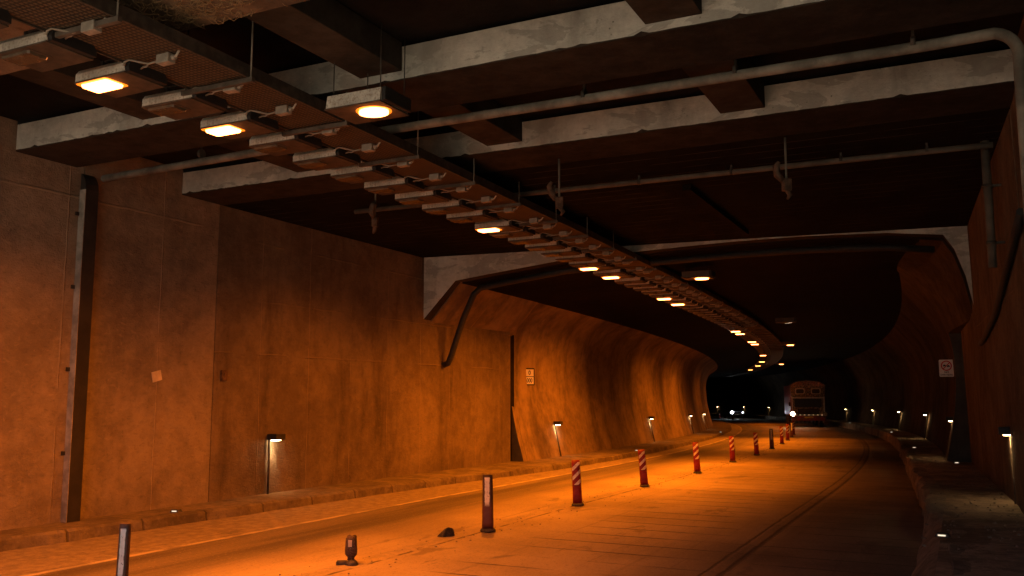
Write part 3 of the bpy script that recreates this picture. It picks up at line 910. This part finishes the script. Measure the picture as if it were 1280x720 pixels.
# ================================================================== WALL LIGHTS
def wall_light(s, side, label, group, base_d, zb, tilt):
    p = P(s, base_d, zb)
    t = thing('wall_light', label, 'wall light', p, yaw(s), group)
    sx = 1 if side == 'L' else -1          # direction away from the wall
    hgt = 0.90
    off = -sx * tilt                       # lining leans outwards: the post follows it
    m = MB(); m.tube([(0, 0, 0), (off, 0, hgt + 0.02)], 0.02, 8); m.build('post', M['dark_steel'], t)
    m = MB(); m.box(off - 0.03 if sx > 0 else off - 0.17, off + 0.17 if sx > 0 else off + 0.03, -0.03, 0.21, hgt, hgt + 0.10, bev=0.008)
    hd = m.build('head', M['black'], t)
    m = MB(); cx = off + sx * 0.06
    m.box(cx - 0.05, cx + 0.05, 0.03, 0.16, hgt - 0.012, hgt + 0.004); m.build('lens', M['led'], hd)
    ld = bpy.data.lights.new('wall_light_lamp', 'SPOT')
    ld.energy = LED_W * (1.0 if s < 55 else 0.55); ld.color = LED; ld.spot_size = R(60); ld.spot_blend = 0.8; ld.shadow_soft_size = 0.03
    lo = bpy.data.objects.new('wall_light_lamp', ld)
    COL.objects.link(lo); lo.parent = t
    lo.location = (cx, 0.10, hgt - 0.05)
    lo.rotation_euler = (0, R(sx * 24), 0)
    return t
wall_light(12.05, 'L', 'wall light on a thin post by the flat left wall, nearest on that side', 'wall lights on the left pavement', -4.90, HL, 0.0)
for s, w in ((24.45, 'under the number plate on the curved left lining'), (35.9, 'second along the curved left lining'), (46.8, 'third along the curved left lining'), (54.5, 'last before the left lining bends out of sight')):
    wall_light(s, 'L', 'small lit wall light ' + w, 'wall lights on the left pavement', -4.62, HL, 0.19)
wall_light(13.75, 'R', 'wall light on the flat right wall at the edge of the picture', 'wall lights on the right pavement', 6.24, HR, 0.02)
rl = [(24.0, 'beside the dark joint at the start of the right lining'), (37.2, 'below and left of the no overtaking sign'), (49.8, 'third back along the right lining'), (61.5, 'fourth back along the right lining'), (73.2, 'next to the right side of the truck'), (84.6, 'behind the truck'), (95.5, 'close to the left side of the truck'), (106.5, 'far away, first left of the truck headlight'), (117.5, 'far away, just right of the oncoming car'), (129.0, 'far away, left of the oncoming car')]
for s, w in rl:
    wall_light(s, 'R', 'small lit wall light ' + w, 'wall lights on the right pavement', 5.50 if s < 30 else 5.38, HR, 0.14)

# ================================================================== KERB STUDS
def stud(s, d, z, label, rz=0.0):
    t = thing('kerb_stud', label, 'kerb stud', P(s, d, z), yaw(s) + rz, 'reflective studs on the kerbs')
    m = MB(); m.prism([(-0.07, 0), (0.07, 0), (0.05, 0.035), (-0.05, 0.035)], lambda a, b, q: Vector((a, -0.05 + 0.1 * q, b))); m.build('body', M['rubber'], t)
    m = MB(); m.box(-0.035, 0.035, -0.056, -0.046, 0.012, 0.025); m.build('lens', M['stud_glow'], t)
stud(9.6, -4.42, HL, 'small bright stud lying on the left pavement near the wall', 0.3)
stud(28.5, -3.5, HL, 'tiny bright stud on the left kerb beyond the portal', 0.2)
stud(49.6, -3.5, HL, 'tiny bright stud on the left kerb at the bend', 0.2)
stud(10.25, 5.42, HR, 'bright rectangular stud on the broken right kerb, nearest the camera', -0.1)
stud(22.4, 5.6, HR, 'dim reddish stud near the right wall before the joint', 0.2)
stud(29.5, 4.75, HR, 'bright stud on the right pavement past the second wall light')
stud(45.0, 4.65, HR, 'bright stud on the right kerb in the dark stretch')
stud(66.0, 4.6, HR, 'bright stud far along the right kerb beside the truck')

# ================================================================== DELINEATOR POSTS
def post_mat(kind):
    t = NT('post_' + kind)
    v = t.vec('Object'); x = t.sep(v)
    n1 = t.noise(v, 9, 5); n2 = t.noise(v, 40, 3)
    red = t.mix(t.ramp(n1, 0.35, 0.65), (0.16, 0.006, 0.006), (0.25, 0.010, 0.008))
    white = t.mix(t.ramp(n2, 0.4, 0.7), (0.78, 0.74, 0.68), (0.55, 0.48, 0.40))
    fx, fz = x[0], x[2]
    if kind == 'striped':
        ph = t.math('SUBTRACT', fz, t.math('MULTIPLY', fx, 0.95))
        m = t.math('PINGPONG', t.math('ADD', ph, 0.022), 0.078)
        st = t.ramp(m, 0.043, 0.047)
        band = t.math('MULTIPLY', t.ramp(fz, 0.352, 0.358), t.ramp(fz, 0.748, 0.742))
        side = t.ramp(t.math('ABSOLUTE', fx), 0.066, 0.062)
        st = t.math('MULTIPLY', t.math('MULTIPLY', st, band), side)
        c = t.mix(st, red, white)
        c = t.mix(t.math('MULTIPLY', t.line(fz, 0.345, 0.006), 0.8), c, (0.10, 0.008, 0.006))
    else:
        dull = t.mix(t.ramp(n1, 0.35, 0.65), (0.045, 0.027, 0.022), (0.085, 0.05, 0.038))
        dull = t.mix(t.ramp(fz, 0.30, 0.45), (0.10, 0.032, 0.024), dull)
        patch = t.math('MULTIPLY', t.ramp(t.math('ADD', t.math('ABSOLUTE', t.math('ADD', fx, 0.005)), t.math('MULTIPLY', n1, 0.04)), 0.058, 0.046), t.math('MULTIPLY', t.ramp(fz, 0.33, 0.40), t.ramp(fz, 0.75, 0.735)))
        patch = t.math('MULTIPLY', patch, t.ramp(n2, 0.74, 0.62))
        c = t.mix(t.math('MULTIPLY', patch, 0.92), dull, (0.80, 0.76, 0.70))
    c = t.mix(t.math('MULTIPLY', t.ramp(n1, 0.5, 0.75), 0.35), c, (0.22, 0.15, 0.09))
    t.bump(n1, 0.1, 0.01)
    return t.base(c, 0.5, 0.4)
M['post_striped'] = post_mat('striped')
M['post_worn'] = post_mat('worn')
def post_proto(kind, h=0.78):
    t = thing('delineator_post', 'x', 'delineator')
    m = MB()
    rings = []
    for k in range(9):
        f = k / 8; z = 0.03 + (h - 0.03) * f
        w = 0.078 - 0.010 * f; dp = 0.045 - 0.006 * f
        # flattened hollow-front section: shallow curved face to the traffic
        rings.append([Vector((w * math.sin(a) * (1.0 if math.cos(a) < 0 else 0.96), (-dp * abs(math.cos(a)) ** 0.55 if math.cos(a) > 0 else dp * abs(math.cos(a))), z)) for a in [2 * math.pi * q / 20 for q in range(20)]])
    m.loft(rings, smooth=True)
    m.build('post', M['post_' + kind], t)
    m = MB(); m.tube([(0, 0, 0.0), (0, 0, 0.022), (0, 0, 0.04)], [0.105, 0.10, 0.085], 16)
    m.build('foot', M['rubber'], t)
    return t
ps = post_proto('striped'); pw = post_proto('worn')
usedp = set()
def put_post(proto, s, d, label, tx=0.0, ty=0.0, rz=0.0):
    key = proto.name
    o = proto if key not in usedp else copy_tree(proto)
    usedp.add(key)
    o.location = P(s, d, 0.012)
    o.rotation_euler = (R(tx), R(ty), yaw(s) + R(rz))
    o.scale = (1, 1, 0.935) if s > 6 else (0.62, 0.8, 1)
    return tag(o, label, 'delineator', 'delineator posts along the centre line')
put_post(pw, 5.02, -0.155, 'worn brown post with peeling white face at the bottom left corner', 0, 1, 26)
put_post(pw, 10.70, 0.01, 'worn brown post with a pale strip, standing near the black rubber scrap', 0, -0.5, 22)
put_post(ps, 13.85, -0.0, 'red post with white diagonal stripes, nearest of the striped ones', 1, -2.5, 22)
put_post(ps, 17.57, -0.06, 'red and white striped post, second nearest of the striped ones', 0, -4.5, 22)
put_post(ps, 21.55, 0.02, 'red and white striped post, third nearest of the striped ones', 0, -3, 24)
put_post(ps, 26.12, -0.02, 'red and white striped post, fourth nearest of the striped ones', 0, -2, 24)
put_post(ps, 29.9, 0.1, 'red and white striped post, fifth nearest of the striped ones', 0, -2.5, 20)
put_post(pw, 34.41, 0.08, 'dark dirty post without stripes, between the fifth and sixth striped posts', 0, -1, 20)
put_post(ps, 38.8, 0.1, 'red and white striped post, sixth nearest of the striped ones', 0, -1, 20)
put_post(ps, 42.8, 0.13, 'red and white striped post just left of the truck light, seventh nearest', 0, 1, 20)
put_post(pw, 46.8, 0.19, 'dark post in front of the truck, second farthest on the straight line', 0, 1, 10)
put_post(ps, 50.9, 0.26, 'striped post in front of the truck, farthest one before the bend', 0, 0, 10)
put_post(ps, 98.0, -0.3, 'tiny reddish post right of the oncoming car', 0, 0, 0)
put_post(ps, 104.5, -0.5, 'tiny reddish post left of the oncoming car', 0, 0, 0)
# broken stub
t = thing('broken_post', 'short broken brown post stub on a cracked foot, left of the rubber scrap', 'delineator', P(7.96, -0.17, 0.01), R(20))
t.scale = (1, 1, 0.86)
m = MB()
rings = []
for k, (z, w, dp) in enumerate([(0.055, 0.035, 0.03), (0.09, 0.03, 0.025), (0.12, 0.055, 0.04), (0.18, 0.066, 0.05), (0.28, 0.062, 0.045), (0.33, 0.05, 0.035), (0.345, 0.03, 0.02)]):
    rings.append([Vector((w * math.cos(a) + 0.01 * math.sin(5 * a + k), dp * math.sin(a), z + (0.012 * math.sin(3 * a) if k > 4 else 0))) for a in [2 * math.pi * q / 14 for q in range(14)]])
m.loft(rings, smooth=True)
m.build('stub', plain('stub_plastic', (0.065, 0.04, 0.034), 0.7, 0, 0.5, 14, 0.5, dirt=(0.13, 0.10, 0.08)), t)
m = MB(); m.box(-0.018, 0.02, -0.052, -0.046, 0.22, 0.30); m.build('reflector', plain('scuffed_reflector', (0.5, 0.46, 0.42), 0.4), t)
m = MB(); m.tube([(0, 0, 0), (0.004, 0, 0.035), (-0.006, 0, 0.06)], [0.085, 0.06, 0.035], 12)
m.box(-0.15, -0.04, -0.05, 0.04, 0.0, 0.05, Matrix.Rotation(0.2, 4, 'Z'), bev=0.012)
m.build('foot', M['rubber'], t)
# rubber scrap
m = MB()
m.loft([[Vector((x, y * k, z)) for x, y, z in q] for k, q in ((1, [(-0.13, 0.02, 0.0), (-0.05, -0.08, 0.0), (0.0, -0.09, 0.125), (-0.03, 0.0, 0.09)]), (1, [(0.02, 0.1, 0.0), (0.12, 0.02, 0.0), (0.09, -0.03, 0.10), (0.03, 0.04, 0.12)]))])
bmesh.ops.bevel(m.bm, geom=list(m.bm.edges), offset=0.01, segments=2, affect='EDGES')
o = m.build('rubber_scrap', M['rubber']); o.location = P(10.05, -0.24, 0.012); o.rotation_euler = (0, 0, 0.6)
tag(o, 'angular black rubber scrap lying on the centre line', 'debris')

# loose grit along the centre line and rubble on the right pavement
def grit(name, n, fn, mat, smin, smax):
    m = MB()
    for i in range(n):
        p, r = fn(), random.uniform(smin, smax)
        r2 = r * random.uniform(0.5, 1.0)
        a0 = random.random() * 6
        base = [Vector((p.x + r * math.cos(a0 + k * 1.257) * random.uniform(0.7, 1.2), p.y + r * math.sin(a0 + k * 1.257) * random.uniform(0.7, 1.2), p.z)) for k in range(5)]
        tp = [Vector((p.x + (b.x - p.x) * 0.5, p.y + (b.y - p.y) * 0.5, p.z + r2)) for b in base]
        m.loft([base, tp])
    return tag(m.build(name, mat), kind='stuff')
grit('grit', 420, lambda: P(random.uniform(5, 34), random.gauss(-0.12, 0.22), 0.012), plain('grit', (0.17, 0.135, 0.10), 0.95), 0.004, 0.016)
def rub():
    s = random.uniform(9, 24)
    return P(s, (wr(s) - 0.1 - abs(random.gauss(0, 0.35))) if random.random() < 0.6 else kr(s) + 0.05 + abs(random.gauss(0, 0.22)), HR + 0.002)
grit('rubble', 420, rub, plain('rubble', (0.17, 0.135, 0.10), 0.95), 0.004, 0.02)

# ================================================================== SMALL WALL FITTINGS
m = MB(); m.box(0, 0.03, 0, 0.13, 0, 0.17, bev=0.006)
o = m.build('wall_plate', M['rust']); o.location = (XL + 0.002, 10.9, 2.02)
tag(o, 'small rusty plate on the left wall just past the vertical joint', 'wall plate')
m = MB(); m.box(0, 0.012, 0, 0.17, 0, 0.15, Matrix.Rotation(R(14), 4, 'X'))
o = m.build('pale_patch', plain('pale_plaster', (0.55, 0.46, 0.36), 0.9)); o.location = (XL + 0.002, 9.55, 1.97)
tag(o, 'small pale square patch on the left wall', 'patch')

# ================================================================== SIGNS
def text_mesh(body, size, mat, parent, loc, rot, name='lettering', sx=1.0):
    cu = bpy.data.curves.new('t', 'FONT')
    cu.body = body; cu.size = size; cu.align_x = 'CENTER'; cu.align_y = 'CENTER'; cu.extrude = 0.002
    cu.offset = size * 0.015
    to = bpy.data.objects.new('t', cu); COL.objects.link(to)
    dg = bpy.context.evaluated_depsgraph_get()
    me = bpy.data.meshes.new_from_object(to.evaluated_get(dg))
    bpy.data.objects.remove(to)
    me.materials.clear(); me.materials.append(mat)
    o = bpy.data.objects.new(name, me); COL.objects.link(o)
    o.parent = parent; o.location = loc; o.rotation_euler = rot; o.scale = (sx, 1, 1)
    return o
M['sign_white'] = plain('sign_white', (0.80, 0.78, 0.74), 0.5, 0, 0.08, 5, 0.02)
M['ink'] = plain('sign_ink', (0.02, 0.02, 0.022), 0.5)
M['sign_red'] = plain('sign_red', (0.55, 0.02, 0.03), 0.45, 0, 0.1)
def rounded(w, h, r, n=5):
    out = []
    for cx, cz, a0 in ((w - r, h - r, 0), (-w + r, h - r, 90), (-w + r, -h + r, 180), (w - r, -h + r, 270)):
        out += [(cx + r * math.cos(R(a0 + 90 * k / n)), cz + r * math.sin(R(a0 + 90 * k / n))) for k in range(n + 1)]
    return out
# distance plate on the left lining, facing the road
sp = P(23.0, -5.0, 2.39)
t = thing('distance_plate', 'white plate reading 0 over 000 on the curved left lining', 'sign', sp, yaw(23) + R(44))
t.scale = (0.82, 1, 1)
m = MB(); m.prism(rounded(0.185, 0.24, 0.02), lambda a, b, q: Vector((a, 0.02 * q - 0.01, b))); m.build('frame', M['ink'], t)
m = MB(); m.box(-0.15, 0.15, -0.016, -0.008, 0.012, 0.205); m.build('panel', M['sign_white'], t)
m = MB(); m.box(-0.15, 0.15, -0.016, -0.008, -0.205, -0.008); m.build('panel', M['sign_white'], t)
text_mesh('0', 0.17, M['ink'], t, (0, -0.019, 0.105), (R(90), 0, 0))
text_mesh('000', 0.17, M['ink'], t, (0, -0.019, -0.11), (R(90), 0, 0), sx=0.82)
m = MB(); m.box(-0.02, 0.02, 0.011, 0.16, -0.15, 0.15); m.build('bracket', M['dark_steel'], t)
# no overtaking sign on the right lining
sp = P(24.2, 5.55, 2.53)
t = thing('no_overtaking_sign', 'white sign reading NO OVERTAKING with a red ring on the right lining', 'sign', sp, R(12))
t.scale = (0.88, 0.88, 0.88)
m = MB(); m.prism(rounded(0.185, 0.235, 0.03), lambda a, b, q: Vector((a, 0.012 * q, b))); m.build('panel', M['sign_white'], t)
def ring(r0, r1, cz, y0, y1, n=36):
    mm = MB()
    for k in range(n):
        a, b = 2 * math.pi * k / n, 2 * math.pi * (k + 1) / n
        q = [(r0 * math.cos(a), cz + r0 * math.sin(a)), (r1 * math.cos(a), cz + r1 * math.sin(a)), (r1 * math.cos(b), cz + r1 * math.sin(b)), (r0 * math.cos(b), cz + r0 * math.sin(b))]
        mm.loft([[Vector((x, y, z)) for x, z in q] for y in (y0, y1)])
    bmesh.ops.remove_doubles(mm.bm, verts=mm.bm.verts, dist=1e-5)
    return mm
mm = ring(0.112, 0.140, 0.068, -0.008, -0.001)
mm.box(-0.125, 0.125, -0.008, -0.001, -0.011, 0.011, Matrix.Translation((0, 0, 0.068)) @ Matrix.Rotation(R(-45), 4, 'Y'))
mm.build('prohibition_ring', M['sign_red'], t)
def car_icon(cx, cz, w):
    mm = MB()
    pol = [(-1, -0.55), (-1, 0.05), (-0.72, 0.12), (-0.5, 0.6), (0.5, 0.6), (0.72, 0.12), (1, 0.05), (1, -0.55), (0.7, -0.55), (0.7, -0.8), (0.42, -0.8), (0.42, -0.55), (-0.42, -0.55), (-0.42, -0.8), (-0.7, -0.8), (-0.7, -0.55)]
    mm.prism([(cx + a * w, cz + b * w) for a, b in pol], lambda a, b, q: Vector((a, -0.005 + 0.0045 * q, b)))
    return mm
car_icon(-0.048, 0.075, 0.038).build('car_symbol', M['ink'], t)
car_icon(0.052, 0.060, 0.038).build('car_symbol', M['ink'], t)
text_mesh('NO', 0.075, M['ink'], t, (0, -0.003, -0.112), (R(90), 0, 0))
text_mesh('OVERTAKING', 0.066, M['ink'], t, (0, -0.003, -0.185), (R(90), 0, 0), sx=0.80)
m = MB(); m.box(-0.02, 0.02, 0.013, 0.06, -0.15, 0.15); m.box(0.02, 0.42, 0.03, 0.06, 0.08, 0.11); m.box(0.02, 0.42, 0.03, 0.06, -0.11, -0.08); m.build('bracket', M['dark_steel'], t)

# ================================================================== DECORATED TRUCK
def orn_mat(name, c1, c2, c3, sc):
    t = NT(name)
    v = t.vec('Object')
    vo = t.n("ShaderNodeTexVoronoi"); vo.inputs['Scale'].default_value = sc; t.l(v, vo.inputs['Vector'])
    ck = t.n("ShaderNodeTexVoronoi", feature='DISTANCE_TO_EDGE'); ck.inputs['Scale'].default_value = sc; t.l(v, ck.inputs['Vector'])
    s = t.sep(vo.outputs['Color'])
    c = t.mix(t.ramp(s[0], 0.4, 0.45), c1, c2)
    c = t.mix(t.ramp(ck.outputs['Distance'], 0.07, 0.04), c, c3)
    t.bump(vo.outputs['Distance'], 0.3, 0.02)
    return t.base(c, 0.35, 0.5)
M['orn_red'] = orn_mat('painted_truck_panels', (0.20, 0.012, 0.004), (0.12, 0.03, 0.004), (0.12, 0.07, 0.02), 5)
M['orn_dark'] = orn_mat('dark_painted_panels', (0.04, 0.010, 0.008), (0.03, 0.045, 0.05), (0.42, 0.32, 0.2), 9)
M['chrome'] = plain('truck_chrome', (0.55, 0.52, 0.47), 0.35, 0.7, 0.2, 8, 0.15)
M['truck_glass'] = plain('dark_glass', (0.008, 0.009, 0.010), 0.35, 0, 0.2, 4, 0.0, 0.6)
M['yellow'] = plain('yellow_plate', (0.55, 0.42, 0.04), 0.5)
M['head_on'] = emit('lit_headlamp', (1.0, 0.80, 0.50), 40.0)
M['marker'] = emit('marker_lamp', (1.0, 0.55, 0.25), 0.35)
M['marker_red'] = emit('red_marker_lamp', (1.0, 0.10, 0.05), 0.07)
M['lensoff'] = plain('headlamp_glass', (0.5, 0.5, 0.48), 0.15, 0.3)
TS_, TD_ = 68.5, 2.15
tr = thing('decorated_truck', 'ornately painted high fronted truck facing the camera with one bright headlight', 'truck', P(TS_, TD_), yaw(TS_))
tr.scale = (1.0, 1.0, 1.10)
W = 1.13
m = MB(); m.box(-W, W, 0.9, 6.6, 0.75, 2.75, bev=0.03); m.build('cargo_body', M['orn_red'], tr)
m = MB(); m.box(-W + 0.06, W - 0.06, 0.0, 1.5, 0.55, 2.05, bev=0.06); cab = m.build('cab', M['orn_dark'], tr)
m = MB()      # crown leaning out over the cab
cr = [(-W - 0.02, 1.95), (W + 0.02, 1.95), (W + 0.08, 2.75), (0.75, 2.98), (0, 3.06), (-0.75, 2.98), (-W - 0.08, 2.75)]
m.prism(cr, lambda a, b, q: Vector((a, (-0.05 - 0.22 * (b - 1.95)) if q == 0 else 1.1, b)))
crown = m.build('crown', M['orn_dark'], tr)
for sx in (-1, 1):
    m = MB(); m.prism([(sx * 0.55 + x, 2.36 + z) for x, z in rounded(0.34, 0.20, 0.12)], lambda a, b, q: Vector((a, -0.08 - 0.22 * (b - 1.95) + 0.05 * q, b)))
    p_ = m.build('crown_panel', M['chrome'], crown)
    m = MB(); m.prism([(sx * 0.55 + x, 2.34 + z) for x, z in rounded(0.27, 0.14, 0.10)], lambda a, b, q: Vector((a, -0.095 - 0.22 * (b - 1.95) + 0.05 * q, b)))
    m.build('crown_inset', M['truck_glass'], crown)
m = MB(); m.box(-0.93, 0.93, -0.02, 0.02, 1.30, 1.86, bev=0.01); m.build('windscreen', M['truck_glass'], tr)
m = MB(); m.box(-W, W, -0.10, -0.021, 1.88, 1.95); m.build('sun_visor_trim', M['chrome'], tr)
m = MB(); m.box(-0.75, 0.75, -0.04, -0.001, 0.80, 1.22, bev=0.01)
for k in range(5): m.box(-0.72, 0.72, -0.06, -0.041, 0.84 + 0.08 * k, 0.87 + 0.08 * k)
m.build('grille', M['dark_steel'], tr)
m = MB(); m.box(-W - 0.06, W + 0.06, -0.32, -0.07, 0.42, 0.72, bev=0.03); bp = m.build('bumper', M['orn_red'], tr)
m = MB(); m.box(-0.3, 0.3, -0.335, -0.321, 0.60, 0.69); m.build('number_plate', M['yellow'], bp)
for k in range(7):
    m = MB(); x = -0.9 + 0.3 * k; m.tube([(x, -0.33, 0.80), (x, -0.30, 0.80)], 0.028, 8); m.build('marker_lamp', M['marker'], tr)
for sx in (-1, 1):
    m = MB(); m.tube([(sx * 1.12, -0.40, 0.86), (sx * 1.12, -0.36, 0.86), (sx * 1.12, -0.30, 0.86), (sx * 1.12, -0.05, 0.86)], [0.15, 0.15, 0.14, 0.08], 16, cap=True)
    hb = m.build('headlight', M['black'], tr)
    m = MB(); m.tube([(sx * 1.12, -0.404, 0.86), (sx * 1.12, -0.399, 0.86)], [0.125, 0.13], 18)
    m.build('lens', M['head_on'] if sx < 0 else M['lensoff'], hb)
    m = MB()
    m.box(sx * (W - 0.02) - 0.04, sx * (W - 0.02) + 0.04, -0.062, -0.045, 0.93, 2.0)
    for k in range(9): m.box(sx * (W - 0.02) - 0.035, sx * (W - 0.02) + 0.035, -0.10, -0.06, 0.95 + 0.12 * k, 1.03 + 0.12 * k)
    m.build('reflector_strip', M['chrome'], tr)
    for k in range(4):
        m = MB(); m.tube([(sx * 0.2 + sx * 0.25 * k, -0.30, 2.86 - 0.03 * k), (sx * 0.2 + sx * 0.25 * k, -0.24, 2.86 - 0.03 * k)], 0.03, 8); m.build('marker_lamp', M['marker_red'], crown)
    m = MB(); m.tube([(sx * (W), 0.0, 1.7), (sx * (W + 0.16), -0.08, 1.72), (sx * (W + 0.16), -0.08, 1.62)], 0.012, 6); m.box(sx * (W + 0.16) - 0.06, sx * (W + 0.16) + 0.06, -0.10, -0.07, 1.36, 1.62); m.build('mirror', M['black'], tr)
    for y in (0.9, 4.3, 5.4):
        m = MB()
        prof = [(0.0, 0.2), (0.02, 0.44), (0.06, 0.48), (0.20, 0.48), (0.24, 0.44), (0.26, 0.2)]
        x0 = sx * (W - 0.02)
        rings = [[Vector((x0 - sx * a, y + r_ * math.cos(q), 0.48 + r_ * math.sin(q))) for a, r_ in prof] for q in [2 * math.pi * k / 20 for k in range(21)]]
        m.loft(rings, cap=False, smooth=True)
        wh = m.build('wheel', M['rubber'], tr)
        m = MB(); m.tube([(x0 - sx * 0.05, y, 0.48), (x0 - sx * 0.2, y, 0.48)], 0.21, 16); m.build('rim', M['dark_steel'], wh)
m = MB(); m.box(-0.45, 0.45, 0.3, 6.4, 0.5, 0.74); m.build('chassis', M['black'], tr)
for k in range(8):
    m = MB(); x = -0.98 + 0.28 * k; m.tube([(x, -0.2, 0.42), (x, -0.2, 0.26)], 0.02, 6); m.build('chain', M['chrome'], bp)
hl = bpy.data.lights.new('truck_beam', 'SPOT'); hl.energy = 7; hl.color = (1.0, 0.85, 0.6); hl.spot_size = R(55); hl.spot_blend = 0.8; hl.shadow_soft_size = 0.1
ho = bpy.data.objects.new('truck_beam', hl); COL.objects.link(ho); ho.parent = tr
ho.location = (-1.12, -0.42, 0.86); ho.rotation_euler = (R(-78), 0, R(0))

# ================================================================== ONCOMING CAR
CS, CD = 104.0, 1.35
car = thing('car', 'small oncoming car with one white headlight glaring, far down the bend', 'car', P(CS, CD), yaw(CS))
m = MB()
sec = [(0.0, 0.55, 0.72, 0.72), (0.12, 0.42, 0.88, 0.80), (0.9, 0.38, 0.96, 0.84), (1.25, 0.38, 1.0, 0.84), (3.4, 0.38, 1.02, 0.84), (4.1, 0.45, 0.98, 0.80), (4.25, 0.55, 0.85, 0.74)]
rings = []
for y, zb, zt, w in sec:
    rings.append([Vector((x * w, y, z)) for x, z in ((-0.92, zb), (0.92, zb), (1.0, (zb + zt) / 2), (0.93, zt), (-0.93, zt), (-1.0, (zb + zt) / 2))])
m.loft(rings)
m.build('body', plain('car_paint', (0.10, 0.10, 0.11), 0.3, 0.2, 0.1), car)
m = MB()
rings = []
for y, w, z in ((1.0, 0.74, 0.98), (1.65, 0.62, 1.42), (2.8, 0.60, 1.44), (3.6, 0.70, 1.0)):
    rings.append([Vector((-w, y, 0.96)), Vector((w, y, 0.96)), Vector((w * 0.92, y, z)), Vector((-w * 0.92, y, z))])
m.loft(rings)
m.build('cabin', M['truck_glass'], car)
M['car_head'] = emit('white_headlamp', (0.85, 0.92, 1.0), 45.0)
M['car_head_dim'] = emit('dim_headlamp', (0.85, 0.92, 1.0), 3.0)
for sx, mt in ((-1, 'car_head'), (1, 'car_head_dim')):
    m = MB(); m.tube([(sx * 0.58, -0.02, 0.72), (sx * 0.58, 0.06, 0.72)], 0.13 if sx < 0 else 0.08, 14); m.build('headlight', M[mt], car)
    for y in (0.8, 3.4):
        m = MB(); m.tube([(sx * 0.84, y, 0.31), (sx * 0.66, y, 0.31)], 0.31, 18); m.build('wheel', M['rubber'], car)
m = MB(); m.box(-0.26, 0.26, -0.012, 0.0, 0.5, 0.6); m.build('number_plate', M['sign_white'], car)
m = MB(); m.box(-0.5, 0.5, -0.014, 0.1, 0.62, 0.72); m.build('grille', M['black'], car)
cl_ = bpy.data.lights.new('car_beam', 'SPOT'); cl_.energy = 2.5; cl_.color = (0.85, 0.92, 1.0); cl_.spot_size = R(50); cl_.spot_blend = 0.8; cl_.shadow_soft_size = 0.1
co = bpy.data.objects.new('car_beam', cl_); COL.objects.link(co); co.parent = car
co.location = (-0.58, -0.1, 0.72); co.rotation_euler = (R(-80), 0, 0)

for (l, d), pr in protos.items():
    if (l, d) not in used:
        for c in children(pr): bpy.data.objects.remove(c)
        bpy.data.objects.remove(pr)
